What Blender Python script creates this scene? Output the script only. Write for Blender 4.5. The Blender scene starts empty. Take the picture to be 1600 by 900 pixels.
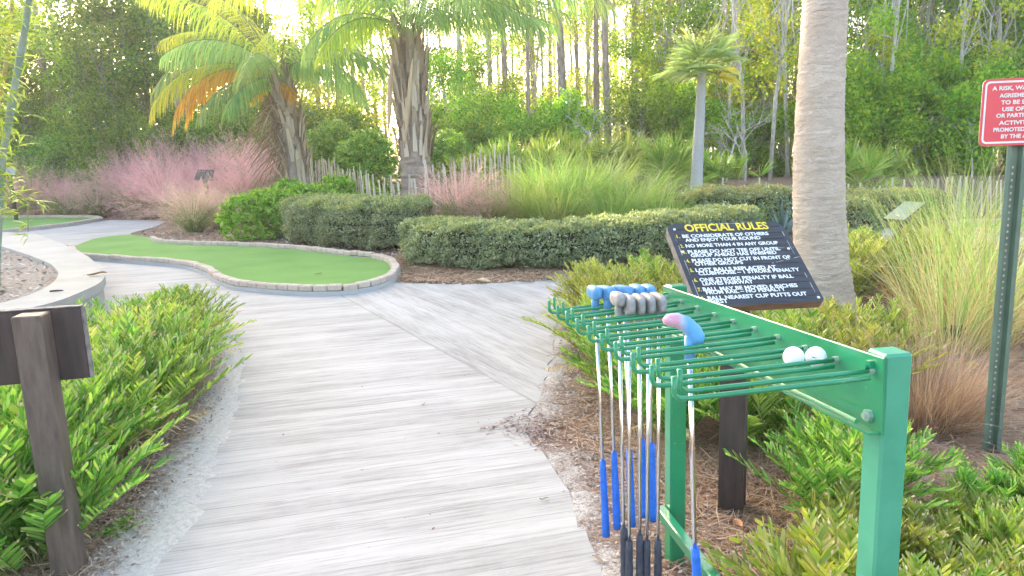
import bpy, math, random
import numpy as np
from mathutils import Matrix, Vector
S = bpy.context.scene
COL = S.collection
rng = np.random.default_rng(7)
random.seed(7)
R = math.radians

# ------------------------------------------------------------------ camera model
F = 1130.; TH = math.atan(200/1130.); RO = R(2.0); CZ = 1.45
cf = np.array([0, math.cos(TH), -math.sin(TH)]); _u0 = np.array([0, math.sin(TH), math.cos(TH)]); _r0 = np.array([1., 0, 0])
cr = _r0*math.cos(RO)-_u0*math.sin(RO); cu = _u0*math.cos(RO)+_r0*math.sin(RO)
CP = np.array([0, 0, CZ])
cam = bpy.data.cameras.new('camera'); camo = bpy.data.objects.new('camera', cam); COL.objects.link(camo)
cam.sensor_width = 36; cam.lens = 36*F/1600; cam.clip_end = 3000; cam.clip_start = .02
camo.matrix_world = Matrix(((cr[0], cu[0], -cf[0], 0), (cr[1], cu[1], -cf[1], 0), (cr[2], cu[2], -cf[2], CZ), (0, 0, 0, 1)))
S.camera = camo
def ray(px, py): return cf*F+cr*(px-800)+cu*(450-py)
def D(px, py, y):                       # point on the sight line at distance y
    d = ray(px, py); return CP+d*(y/d[1])
def sst(t): t = np.clip(t, 0, 1); return t*t*(3-2*t)
_bx = [-60, -22, -13, -9.9, -7.2, -4.8, -2.6, -1, .6, 2.4, 4, 6, 40]
_by = [34, 29.5, 25.5, 22.8, 18.4, 15.6, 12.9, 11.6, 11.0, 11.8, 14.5, 15.8, 17]
def H(x, y):                            # terrain height
    x = np.asarray(x, float); y = np.asarray(y, float)
    b = np.interp(x, _bx, _by)
    return .62*sst((y-b)/4.2) + .012*np.sin(x*1.7+y*.6)*np.sin(y*1.3-x*.4)*sst((y-b+14)/6)
def G(px, py):                          # sight line meets the terrain
    d = ray(px, py); d = d/d[1]
    ys = np.linspace(1, 90, 3000); p = CP[None]+d[None]*ys[:, None]
    k = np.argmax(p[:, 2] < H(p[:, 0], p[:, 1])); q = p[k]
    return np.array([q[0], q[1], float(H(q[0], q[1]))])
def g0(px, py, z=0.):
    d = ray(px, py); return CP+d*((z-CZ)/d[2])
def on(x, y, dz=0.): return (x, y, float(H(x, y))+dz)

# ------------------------------------------------------------------ mesh building
class MB:
    def __init__(s): s.v = []; s.f = []; s.n = 0
    def add(s, v, f, mat=0):
        v = np.asarray(v, float).reshape(-1, 3); f = np.asarray(f, int)
        s.f.append((f+s.n, mat)); s.v.append(v); s.n += len(v)
    def mesh(s, name, mats, smooth=False):
        me = bpy.data.meshes.new(name); v = np.concatenate(s.v)
        me.vertices.add(len(v)); me.vertices.foreach_set('co', v.astype(np.float32).ravel())
        loops = np.concatenate([f.ravel() for f, m in s.f])
        tot = np.concatenate([np.full(len(f), f.shape[1]) for f, m in s.f]); st = np.concatenate([[0], np.cumsum(tot)[:-1]])
        me.loops.add(len(loops)); me.loops.foreach_set('vertex_index', loops.astype(np.int32))
        me.polygons.add(len(tot)); me.polygons.foreach_set('loop_start', st.astype(np.int32))
        for m in (mats if isinstance(mats, (list, tuple)) else [mats]): me.materials.append(m)
        me.polygons.foreach_set('material_index', np.concatenate([np.full(len(f), m) for f, m in s.f]).astype(np.int32))
        me.polygons.foreach_set('use_smooth', np.full(len(tot), bool(smooth)))
        me.update(calc_edges=True); me.validate()
        return me
    def build(s, name, mats, parent=None, smooth=False):
        o = bpy.data.objects.new(name, s.mesh(name, mats, smooth)); COL.objects.link(o)
        if parent: o.parent = parent
        return o
    # --- primitives
    def box(s, c, size, M=None, bev=0., mat=0):
        x, y, z = [k/2 for k in size]; b = min(bev, x*.9, y*.9, z*.9)
        if b <= 0:
            v = np.array([[i, j, k] for i in (-x, x) for j in (-y, y) for k in (-z, z)])
            f = [[0, 1, 3, 2], [4, 6, 7, 5], [0, 4, 5, 1], [2, 3, 7, 6], [0, 2, 6, 4], [1, 5, 7, 3]]
            s.add(s._x(v, c, M), f, mat); return
        v = []; idx = {}
        for i in (0, 1):
            for j in (0, 1):
                for k in (0, 1):
                    sx, sy, sz = (2*i-1), (2*j-1), (2*k-1)
                    for a in range(3):
                        p = [sx*(x-b), sy*(y-b), sz*(z-b)]; p[a] = [sx*x, sy*y, sz*z][a]
                        idx[i, j, k, a] = len(v); v.append(p)
        q = []; t = []
        for a in range(3):
            o = [k for k in range(3) if k != a]
            for e in (0, 1):
                def key(p, r):
                    c3 = [0, 0, 0]; c3[a] = e; c3[o[0]] = p; c3[o[1]] = r; return idx[c3[0], c3[1], c3[2], a]
                q.append([key(0, 0), key(1, 0), key(1, 1), key(0, 1)])
            for p in (0, 1):
                for r in (0, 1):
                    def k2(e, ax):
                        c3 = [0, 0, 0]; c3[a] = e; c3[o[0]] = p; c3[o[1]] = r; return idx[c3[0], c3[1], c3[2], ax]
                    q.append([k2(0, o[0]), k2(1, o[0]), k2(1, o[1]), k2(0, o[1])])
        for i in (0, 1):
            for j in (0, 1):
                for k in (0, 1): t.append([idx[i, j, k, 0], idx[i, j, k, 1], idx[i, j, k, 2]])
        vv = np.array(v); 
        def fix(fs):
            out = []
            for ff in fs:
                p = vv[ff]; n = np.cross(p[1]-p[0], p[2]-p[0]); out.append(ff if n @ p.mean(0) > 0 else ff[::-1])
            return out
        w = s._x(vv, c, M); n0 = s.n; s.v.append(w); s.n += len(w)
        s.f.append((np.array(fix(q))+n0, mat)); s.f.append((np.array(fix(t))+n0, mat))
    def _x(s, v, c, M):
        if M is not None: v = v @ np.asarray(M, float).T
        return v+np.asarray(c, float)
    def tube(s, pts, rad, n=8, cap=True, mat=0, jit=0., squash=None):
        pts = np.asarray(pts, float); k = len(pts); rad = np.broadcast_to(rad, (k,))
        tg = np.gradient(pts, axis=0); tg /= np.linalg.norm(tg, axis=1)[:, None]+1e-9
        ref = np.array([0, 0, 1.]) if abs(tg[0][2]) < .9 else np.array([1., 0, 0])
        a = np.linspace(0, 2*np.pi, n, endpoint=False); V = []
        x = np.cross(ref, tg[0]); x /= np.linalg.norm(x)
        for i in range(k):
            x = x-tg[i]*(x @ tg[i]); x /= np.linalg.norm(x); y = np.cross(tg[i], x)
            r = rad[i]*(1+jit*rng.normal(size=n)) if jit else rad[i]
            V.append(pts[i]+np.outer(np.cos(a)*r, x)+np.outer(np.sin(a)*r*(squash or 1), y))
        V = np.concatenate(V); f = []
        for i in range(k-1):
            for j in range(n): f.append([i*n+j, i*n+(j+1) % n, (i+1)*n+(j+1) % n, (i+1)*n+j])
        n0 = s.n; s.add(V, f, mat)
        if cap:
            s.f.append((np.array([list(range(n))[::-1], list(range((k-1)*n, k*n))])+n0, mat))
    def sphere(s, c, r, M=None, nu=16, nv=10, mat=0, pw=1.):
        u = np.linspace(0, 2*np.pi, nu, endpoint=False); w = np.linspace(-np.pi/2, np.pi/2, nv)
        V = np.array([[np.cos(b)*np.cos(a), np.cos(b)*np.sin(a), np.sin(b)] for b in w for a in u])
        if pw != 1: V = np.sign(V)*np.abs(V)**pw
        V = V*np.asarray(r, float)
        f = [[j*nu+i, j*nu+(i+1) % nu, (j+1)*nu+(i+1) % nu, (j+1)*nu+i] for j in range(nv-1) for i in range(nu)]
        s.add(s._x(V, c, M), f, mat)
    def ribbons(s, P, W, side, mat=0):
        # P (n,k,3) centre lines, W (n,k) half widths, side (n,3) or (n,k,3)
        n, k, _ = P.shape
        if side.ndim == 2: side = np.repeat(side[:, None], k, 1)
        A = P-side*W[..., None]; B = P+side*W[..., None]
        V = np.stack([A, B], 2).reshape(-1, 3)
        base = (np.arange(n)*2*k)[:, None]; j = np.arange(k-1)[None]*2
        f = np.stack([base+j, base+j+1, base+j+3, base+j+2], -1).reshape(-1, 4)
        s.add(V, f, mat)
    def rhombs(s, c, a, b, L, W, mat=0):
        L = np.broadcast_to(L, (len(c),))[:, None]; W = np.broadcast_to(W, (len(c),))[:, None]
        V = np.stack([c-a*L/2, c+b*W/2-a*L*.05, c+a*L/2, c-b*W/2-a*L*.05], 1).reshape(-1, 3)
        s.add(V, np.arange(len(c)*4).reshape(-1, 4), mat)
    def poly(s, pts, z0, z1, mat=0, top_only=False):   # prism over a polygon outline
        pts = [Vector((p[0], p[1], 0)) for p in pts]
        from mathutils.geometry import tessellate_polygon
        tri = np.array(tessellate_polygon([pts])); n = len(pts)
        xy = np.array([[p.x, p.y] for p in pts])
        T = np.c_[xy, np.full(n, z1)]
        p = T[tri]; nz = np.cross(p[:, 1]-p[:, 0], p[:, 2]-p[:, 0])[:, 2]
        tri[nz < 0] = tri[nz < 0][:, ::-1]
        s.add(T, tri, mat)
        if not top_only:
            V = np.concatenate([T, np.c_[xy, np.full(n, z0)]]); ar = sum(xy[i][0]*xy[(i+1) % n][1]-xy[(i+1) % n][0]*xy[i][1] for i in range(n))
            f = [[i, i+n, (i+1) % n+n, (i+1) % n] for i in range(n)]
            if ar < 0: f = [q[::-1] for q in f]
            s.add(V, f, mat)

def unit(v): return v/(np.linalg.norm(v, axis=-1, keepdims=True)+1e-9)
def curve_pts(th, az, L, k, bend, base):   # arching centre lines; th = angle from vertical
    n = len(th); P = np.zeros((n, k, 3)); P[:, 0] = base; st = (L/(k-1))
    for i in range(1, k):
        t = th+bend*((i-.5)/(k-1))
        d = np.stack([np.sin(t)*np.cos(az), np.sin(t)*np.sin(az), np.cos(t)], -1)
        P[:, i] = P[:, i-1]+d*st[:, None]
    return P
def blades(m, n, r, L, w, lean, bend, k=5, mat=0, center=(0, 0, 0), tip=.08, azr=None):
    az = rng.uniform(0, 2*np.pi, n) if azr is None else rng.uniform(azr[0], azr[1], n)
    rr = r*np.sqrt(rng.random(n)); a2 = az+rng.normal(0, .5, n)
    base = np.stack([rr*np.cos(a2), rr*np.sin(a2), np.zeros(n)], -1)+np.asarray(center)
    th = np.abs(rng.normal(lean[0], lean[1], n)); LL = rng.uniform(L[0], L[1], n)
    P = curve_pts(th, az, LL, k, rng.uniform(bend[0], bend[1], n), base)
    t = np.linspace(0, 1, k); W = w*(1-(1-tip)*t**1.5)[None]*rng.uniform(.7, 1.2, n)[:, None]
    tw = az+np.pi/2+rng.normal(0, .7, n)
    m.ribbons(P, W, np.stack([np.cos(tw), np.sin(tw), rng.normal(0, .2, n)], -1), mat)
    return P
def frond(m, base, az, th, L, bend, npair, ll, lw, droop=.9, fwd=.6, start=.2, mat=0, rmat=1, rr=.018, up=.2, k=9, tipc=None, flat=0., ragged=0.):
    """feather leaf: a curved midrib with two rows of leaflets"""
    P = curve_pts(np.array([th]), np.array([az]), np.array([L]), k, np.array([bend]), np.array([base]))[0]
    m.tube(P, np.linspace(rr, rr*.25, k), 5, cap=False, mat=rmat)
    t = np.linspace(start, .99, npair); tt = t*(k-1); i0 = np.minimum(tt.astype(int), k-2); fr = (tt-i0)[:, None]
    B = P[i0]*(1-fr)+P[i0+1]*fr; T = unit(P[i0+1]-P[i0])
    side = unit(np.cross(T, np.array([0, 0, 1.])+np.zeros_like(T))); N = np.cross(side, T)
    for sg in (-1, 1):
        n = npair
        prof = np.sin(np.pi*np.clip(.12+.80*(t-start)/(1-start), 0, 1))**.6*(1-.25*t)
        lg = ll*prof*rng.uniform(.85, 1.1, n)
        if ragged: lg = lg*np.where(rng.random(n) < ragged, rng.uniform(.2, .7, n), 1)
        d = unit(sg*side+T*(fwd+.5*t[:, None])+N*(up+rng.normal(0, .12, (n, 1)))+rng.normal(0, .06, (n, 3)))
        kk = 4; Q = np.zeros((n, kk, 3)); Q[:, 0] = B
        for j in range(1, kk):
            d = unit(d+np.array([0, 0, -1.])*droop*.5*rng.uniform(.7, 1.3, (n, 1)))
            Q[:, j] = Q[:, j-1]+d*(lg/(kk-1))[:, None]
        W = lw*np.array([.55, 1, .85, .12 if tipc is None else .6])[None]*np.ones((n, 1))
        sd = unit(T*.8+N*rng.normal(0, .5, (n, 1))+flat*N)
        m.ribbons(Q, W, sd, mat)
        if tipc is not None:
            sel = rng.random(n) < tipc[1]
            if sel.any():
                q = Q[sel]; dd = unit(q[:, 3]-q[:, 2]); E = np.stack([q[:, 3]-dd*.002, q[:, 3]+dd*.012], 1)
                m.ribbons(E, np.full((len(q), 2), lw*.62), sd[sel], tipc[0])
    return P
def fan(m, base, az, th, Lp, R_, n=22, spread=2.3, w=.02, mat=0, pmat=1, droop=.5, cup=.35):
    """fan leaf: stalk and radiating pleated blades"""
    P = curve_pts(np.array([th]), np.array([az]), np.array([Lp]), 5, np.array([.35]), np.array([base]))[0]
    m.tube(P, np.linspace(.011, .007, 5), 4, cap=False, mat=pmat)
    T = unit(P[-1]-P[-2]); sd = unit(np.cross(T, [0, 0, 1.])); N = np.cross(sd, T)
    a = np.linspace(-spread, spread, n)+rng.normal(0, .03, n)
    d = unit(np.cos(a)[:, None]*T+np.sin(a)[:, None]*sd+N*cup*rng.uniform(.6, 1.2, (n, 1)))
    L = R_*(1-.22*np.abs(a/spread))*rng.uniform(.88, 1.06, n)
    Q = np.zeros((n, 4, 3)); Q[:, 0] = P[-1]
    for j in range(1, 4):
        Q[:, j] = Q[:, j-1]+d*(L/3)[:, None]; d = unit(d+np.array([0, 0, -droop*.45*j])*rng.uniform(.5, 1.4, (n, 1)))
    ww = w*np.array([.25, 1, .7, .06])[None]*np.ones((n, 1))
    s2 = unit(np.cross(Q[:, 1]-Q[:, 0], N+np.zeros_like(d))+.5*N*rng.choice([-1, 1], (n, 1)))
    m.ribbons(Q, ww, s2, mat)
def leafcloud(m, n, blobs, L, W, up=.35, shell=.5, mat=0, hang=0.):
    blobs = np.asarray(blobs, float); wt = blobs[:, 3]**2; idx = rng.choice(len(blobs), n, p=wt/wt.sum())
    d = unit(rng.normal(size=(n, 3))); d[:, 2] *= .85
    r = blobs[idx, 3]*(shell+(1-shell)*rng.random(n)**.7)*(1+.16*rng.normal(size=n))
    c = blobs[idx, :3]+d*r[:, None]
    a = unit(rng.normal(size=(n, 3))+d*.7+np.array([0, 0, -hang])); nrm = unit(rng.normal(size=(n, 3))*.8+d*.4+np.array([0, 0, up]))
    b = unit(np.cross(nrm, a)); s = rng.uniform(.6, 1.25, n)
    m.rhombs(c, a, b, L*s, W*s, mat)

# ------------------------------------------------------------------ materials
def newmat(name):
    m = bpy.data.materials.new(name); m.use_nodes = True; nt = m.node_tree
    return m, nt, nt.nodes['Principled BSDF'], nt.nodes['Material Output']
def N(nt, t, **kw):
    n = nt.nodes.new(t)
    for k, v in kw.items():
        if k.startswith('i_'): n.inputs[int(k[2:]) if k[2:].isdigit() else k[2:]].default_value = v
        else: setattr(n, k, v)
    return n
def ramp(nt, fac, stops, interp='LINEAR'):
    r = nt.nodes.new('ShaderNodeValToRGB'); r.color_ramp.interpolation = interp; e = r.color_ramp.elements
    while len(e) < len(stops): e.new(.5)
    for k, (p, c) in enumerate(stops): e[k].position = p; e[k].color = (*c, 1) if len(c) == 3 else c
    nt.links.new(fac, r.inputs[0]); return r.outputs[0]
def noise(nt, scale, detail=4, rough=.55, vec=None, dist=0.):
    n = N(nt, 'ShaderNodeTexNoise'); n.inputs['Scale'].default_value = scale; n.inputs['Detail'].default_value = detail
    n.inputs['Roughness'].default_value = rough; n.inputs['Distortion'].default_value = dist
    if vec is not None: nt.links.new(vec, n.inputs['Vector'])
    return n.outputs[0]
def objco(nt): return N(nt, 'ShaderNodeTexCoord').outputs['Object']
def gpos(nt): return N(nt, 'ShaderNodeNewGeometry').outputs['Position']
def mix(nt, fac, a, b, mode='MIX'):
    m = N(nt, 'ShaderNodeMix', data_type='RGBA', blend_type=mode)
    for s, v in ((m.inputs[0], fac), (m.inputs[6], a), (m.inputs[7], b)):
        if hasattr(v, 'node'): nt.links.new(v, s)
        else: s.default_value = (*v, 1) if isinstance(v, tuple) and len(v) == 3 else v
    return m.outputs[2]
def math_(nt, op, a, b=None, c=None, clamp=False):
    m = N(nt, 'ShaderNodeMath', operation=op, use_clamp=clamp)
    for s, v in zip(m.inputs, (a, b, c)):
        if v is None: continue
        if hasattr(v, 'node'): nt.links.new(v, s)
        else: s.default_value = v
    return m.outputs[0]
def bump(nt, bs, h, strength=.4, dist=.01):
    b = N(nt, 'ShaderNodeBump'); b.inputs['Strength'].default_value = strength; b.inputs['Distance'].default_value = dist
    nt.links.new(h, b.inputs['Height']); nt.links.new(b.outputs[0], bs.inputs['Normal'])
def leafmat(name, cols, trans=.45, rough=.5, spec=.35, objvar=.4, tcol=None):
    """leaf: colour differs from leaf to leaf and a little from plant to plant; light comes through it"""
    m, nt, bs, out = newmat(name)
    isl = N(nt, 'ShaderNodeNewGeometry').outputs['Random Per Island']; oi = N(nt, 'ShaderNodeObjectInfo').outputs['Random']
    k = len(cols); c = ramp(nt, isl, [(i/(k-1), cc) for i, cc in enumerate(cols)])
    hv = N(nt, 'ShaderNodeHueSaturation'); nt.links.new(c, hv.inputs['Color'])
    nt.links.new(math_(nt, 'MULTIPLY_ADD', oi, objvar, 1-objvar/2), hv.inputs['Value'])
    nt.links.new(math_(nt, 'MULTIPLY_ADD', oi, .04, .48), hv.inputs['Hue'])
    col = hv.outputs[0]
    nt.links.new(col, bs.inputs['Base Color']); bs.inputs['Roughness'].default_value = rough; bs.inputs['Specular IOR Level'].default_value = spec
    tr = N(nt, 'ShaderNodeBsdfTranslucent')
    tc = mix(nt, 1., col, tcol or (1.35, 1.25, .7), 'MULTIPLY'); nt.links.new(tc, tr.inputs['Color'])
    ms = N(nt, 'ShaderNodeMixShader'); ms.inputs[0].default_value = trans
    nt.links.new(bs.outputs[0], ms.inputs[1]); nt.links.new(tr.outputs[0], ms.inputs[2]); nt.links.new(ms.outputs[0], out.inputs['Surface'])
    return m
def plain(name, c, rough=.5, var=.12, scale=8, metal=0., b=.0, spec=.5, stretch=None, c2=None, det=5):
    m, nt, bs, out = newmat(name); v = objco(nt)
    if stretch:
        mp = N(nt, 'ShaderNodeMapping'); mp.inputs['Scale'].default_value = stretch; nt.links.new(v, mp.inputs['Vector']); v = mp.outputs[0]
    n = noise(nt, scale, det, .6, v)
    lo = tuple(x*(1-var*1.6) for x in c); hi = tuple(min(1, x*(1+var*1.6)) for x in c) if c2 is None else c2
    nt.links.new(ramp(nt, n, [(.28, lo), (.72, hi)]), bs.inputs['Base Color'])
    bs.inputs['Roughness'].default_value = rough; bs.inputs['Metallic'].default_value = metal; bs.inputs['Specular IOR Level'].default_value = spec
    if b: bump(nt, bs, n, b, .01)
    return m

M = {}
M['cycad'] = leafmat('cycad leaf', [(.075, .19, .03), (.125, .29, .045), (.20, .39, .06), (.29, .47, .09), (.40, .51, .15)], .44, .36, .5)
M['cycad_y'] = leafmat('yellow cycad leaf', [(.16, .26, .04), (.25, .37, .05), (.34, .44, .07), (.42, .46, .10), (.50, .47, .18)], .42, .4, .5)  # yellower leaf mix for some clumps
M['cut'] = plain('dry cut leaf tip', (.62, .47, .27), .8, .2)
M['stalk'] = plain('leaf stalk', (.16, .20, .05), .5)
M['hedge'] = leafmat('hedge leaf', [(.14, .22, .12), (.24, .32, .17), (.36, .43, .25), (.50, .55, .35)], .34, .4, .5)
M['hedge_top'] = leafmat('hedge top leaf', [(.26, .31, .12), (.38, .40, .17), (.46, .45, .21)], .38, .45, .4)  # paler, yellower leaves over the hedge top
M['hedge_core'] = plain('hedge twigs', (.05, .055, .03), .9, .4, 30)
M['pitto'] = leafmat('glossy shrub leaf', [(.10, .22, .025), (.18, .34, .035), (.30, .45, .05), (.44, .52, .09)], .42, .33, .5)
M['muhly'] = leafmat('muhly blade', [(.12, .18, .05), (.20, .26, .08), (.28, .32, .12)], .35, .6)
M['plume'] = leafmat('pink plume', [(.78, .40, .43), (.87, .51, .53), (.91, .63, .61), (.85, .63, .57)], .58, .8, .1, tcol=(1.1, 1., .98))
M['plume_tan'] = leafmat('tan pink plume', [(.68, .46, .41), (.76, .58, .50), (.80, .68, .56)], .55, .8, .1, tcol=(1.1, 1., .9))
M['cord'] = leafmat('tall grass blade', [(.22, .34, .07), (.32, .44, .11), (.44, .52, .18), (.56, .54, .27)], .42, .5)
M['cord_far'] = leafmat('green grass blade', [(.18, .34, .08), (.27, .44, .11), (.36, .50, .18), (.46, .52, .23)], .42, .5)
M['cord_r'] = leafmat('sparse grass blade', [(.26, .31, .12), (.40, .43, .19), (.54, .50, .28), (.62, .54, .36)], .32, .5)
M['redbrown'] = leafmat('red brown dry blade', [(.30, .17, .13), (.44, .27, .21), (.56, .38, .30)], .2, .8)
M['straw'] = leafmat('straw blade', [(.48, .36, .19), (.62, .48, .27), (.70, .60, .38)], .32, .7)
M['drybrown'] = leafmat('dry brown blade', [(.30, .19, .13), (.44, .30, .21), (.58, .44, .32)], .2, .8)
M['palmetto'] = leafmat('palmetto leaf', [(.15, .28, .05), (.24, .39, .07), (.34, .46, .10), (.45, .47, .14)], .42, .4)
M['fan'] = leafmat('fan palm leaf', [(.24, .36, .15), (.36, .47, .20), (.48, .56, .26)], .5, .4)
M['fan_old'] = leafmat('yellow fan palm leaf', [(.55, .48, .10), (.66, .55, .12)], .45, .5)
M['frond'] = leafmat('palm leaflet', [(.17, .33, .13), (.26, .43, .17), (.36, .51, .20), (.46, .58, .22)], .55, .34, .5)
M['frond_y'] = leafmat('sunlit palm leaflet', [(.36, .52, .09), (.52, .61, .11), (.68, .68, .13)], .6, .4)  # yellow of sun through the left-hand fronds, put into the leaf colour
M['frond_o'] = leafmat('orange dying palm leaflet', [(.66, .34, .08), (.80, .54, .08), (.80, .64, .11)], .5, .5)
M['rachis'] = plain('palm midrib', (.24, .26, .09), .5)
M['oak'] = leafmat('oak leaf', [(.08, .17, .03), (.14, .26, .04), (.22, .36, .05), (.36, .42, .07)], .52, .42)
M['maple'] = leafmat('light tree leaf', [(.10, .25, .02), (.19, .39, .03), (.32, .50, .04), (.50, .57, .06)], .54, .4)
M['gold'] = leafmat('golden tree leaf', [(.18, .30, .04), (.32, .42, .05), (.48, .52, .06), (.60, .48, .07)], .55, .45)
M['needle'] = leafmat('pine needle', [(.06, .11, .03), (.10, .16, .04), (.15, .20, .06)], .35, .5)
M['bamboo'] = leafmat('bamboo leaf', [(.22, .36, .05), (.34, .46, .07), (.48, .54, .12)], .5, .4)
M['bark'] = plain('grey bark', (.34, .30, .26), .9, .3, 14, b=.5, stretch=(1, 1, .25))
M['pinebark'] = plain('pine bark', (.32, .245, .20), .9, .3, 12, b=.5, stretch=(1, 1, .3))
M['palebark'] = plain('pale bark', (.46, .43, .39), .9, .25, 14, b=.4, stretch=(1, 1, .3))
M['boot'] = leafmat('palm boot', [(.20, .14, .11), (.32, .24, .19), (.44, .35, .28), (.52, .44, .37)], .0, .9, .1)
M['spathe'] = plain('woody spathe', (.50, .36, .23), .7, .2, 10, stretch=(1, 1, .1))
M['fibre'] = leafmat('dry palm fibre', [(.20, .15, .10), (.32, .25, .18), (.44, .37, .28)], .2, .9, .1)
M['cane'] = plain('blue green cane', (.20, .29, .25), .45, .15, 5, c2=(.30, .38, .33))
M['cane_y'] = plain('yellow cane', (.44, .34, .10), .5, .15)
M['picket'] = leafmat('weathered picket', [(.48, .41, .33), (.60, .53, .44), (.70, .64, .56)], 0, .9, .2, objvar=.5)
M['wire'] = plain('fence wire', (.2, .18, .16), .5, metal=.6)
M['chrome'] = plain('chrome', (.72, .72, .74), .12, .03, 5, metal=1.)
M['bluegrip'] = plain('blue rubber grip', (.012, .14, .62), .55, .12, 60)
M['darkgrip'] = plain('dark rubber grip', (.045, .05, .07), .7, .2, 60)
M['bluehead'] = plain('blue rubber head', (.05, .26, .58), .5, .25, 30, c2=(.12, .36, .66))
M['greyhead'] = plain('grey rubber head', (.28, .27, .27), .7, .2, 50)
def m_ball():
    m, nt, bs, out = newmat('golf ball'); v = N(nt, 'ShaderNodeTexVoronoi'); v.inputs['Scale'].default_value = 290; nt.links.new(objco(nt), v.inputs['Vector'])
    bs.inputs['Base Color'].default_value = (.90, .90, .89, 1); bs.inputs['Roughness'].default_value = .3; bump(nt, bs, v.outputs[0], .5, .002); return m
M['ball'] = m_ball()
M['turf_nail'] = plain('zinc bolt', (.35, .5, .42), .35, .1, metal=.3)
M['post_brown'] = plain('brown painted post', (.115, .082, .066), .6, .25, 14, b=.12, stretch=(2.5, 2.5, .5))
M['post_dark'] = plain('dark brown stained post', (.052, .034, .030), .6, .3, 9, stretch=(3, 3, .5))
M['sign_wood'] = plain('red brown board edge', (.20, .105, .07), .7, .3, 12, stretch=(.6, 8, 8))
M['white'] = plain('white paint', (.80, .79, .77), .5, .04)
M['yellow'] = plain('yellow paint', (.80, .60, .05), .5, .1, 40)
M['red'] = plain('red sign paint', (.74, .075, .095), .4, .03)
M['zinc'] = plain('zinc edge', (.5, .35, .35), .5, .1)
M['ugreen'] = plain('olive green steel', (.13, .19, .14), .4, .15, 6)
M['hole'] = plain('punched hole with pale ground behind', (.55, .45, .35), .8, .2)
M['leafdry'] = plain('dry leaf', (.42, .27, .16), .7, .3, 20)
M['leaftan'] = plain('tan leaf', (.62, .46, .30), .7, .25, 20)
M['brickred'] = plain('terracotta', (.42, .16, .10), .8, .2)
M['darkgreen'] = plain('dark green plastic', (.03, .05, .035), .5, .1)
M['paleboard'] = plain('sun bleached board', (.24, .26, .22), .35, .1, 12)

def m_rack():
    m, nt, bs, out = newmat('green enamel'); v = objco(nt)
    n = noise(nt, 5, 5, .6, v); n2 = noise(nt, 60, 3, .7, v)
    c = ramp(nt, n, [(.3, (.008, .20, .085)), (.7, (.016, .27, .12))])
    c = mix(nt, ramp(nt, n2, [(.66, (0, 0, 0)), (.74, (1, 1, 1))]), c, (.10, .36, .22)); nt.links.new(c, bs.inputs['Base Color'])
    bs.inputs['Roughness'].default_value = .3; bs.inputs['Coat Weight'].default_value = .4; bs.inputs['Coat Roughness'].default_value = .15
    bump(nt, bs, n2, .05, .002); return m
M['rack'] = m_rack()
M['rackpost'] = plain('paler green enamel', (.052, .31, .185), .33, .07, 6, c2=(.075, .36, .225))  # paler green than the rack, used on the near post

def m_turf():
    m, nt, bs, out = newmat('putting turf'); v = gpos(nt)
    n = noise(nt, 260, 3, .7, v); n2 = noise(nt, 1.2, 3, .5, v)
    c = ramp(nt, n, [(.3, (.11, .235, .05)), (.7, (.225, .385, .11))]); c = mix(nt, .35, c, ramp(nt, n2, [(.35, (.15, .28, .08)), (.65, (.23, .39, .12))]))
    c = mix(nt, ramp(nt, noise(nt, 16, 4, .75, v), [(.66, (0, 0, 0)), (.76, (.6, .6, .6))]), c, (.13, .15, .06)); c = mix(nt, ramp(nt, noise(nt, .55, 5, .7, v), [(.5, (0, 0, 0)), (.75, (.5, .5, .5))]), c, (.27, .38, .15))
    nt.links.new(c, bs.inputs['Base Color']); bs.inputs['Roughness'].default_value = .95; bs.inputs['Specular IOR Level'].default_value = .1
    bump(nt, bs, n, .5, .008); return m
M['turf'] = m_turf()
def m_brick():
    m, nt, bs, out = newmat('tumbled tan paver'); v = gpos(nt)
    isl = N(nt, 'ShaderNodeNewGeometry').outputs['Random Per Island']; n = noise(nt, 40, 5, .7, v)
    c = ramp(nt, isl, [(0, (.48, .355, .265)), (.5, (.55, .425, .335)), (1, (.60, .49, .40))]); c = mix(nt, .5, c, ramp(nt, n, [(.3, (.28, .22, .18)), (.7, (.60, .51, .44))]))
    nt.links.new(c, bs.inputs['Base Color']); bs.inputs['Roughness'].default_value = .9; bump(nt, bs, n, .4, .006); return m
M['brick'] = m_brick()
def m_conc(name, lo, hi, sc=6, rough=.9, b=.3, pit=True):
    m, nt, bs, out = newmat(name); v = gpos(nt)
    n = noise(nt, sc*.3, 6, .65, v); n2 = noise(nt, sc*14, 4, .7, v)
    c = ramp(nt, n, [(.3, lo), (.7, hi)]); c = mix(nt, .4, c, ramp(nt, n2, [(.3, lo), (.62, hi)]))
    nt.links.new(c, bs.inputs['Base Color']); bs.inputs['Roughness'].default_value = rough; bump(nt, bs, n2, b, .006); return m
M['conc'] = m_conc('pale concrete cap', (.27, .255, .235), (.42, .405, .385))
M['conc_face'] = m_conc('split concrete face', (.24, .25, .24), (.45, .46, .44), 12, b=1.)
M['conc_foot'] = m_conc('concrete footing', (.36, .35, .34), (.48, .47, .46))

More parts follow.
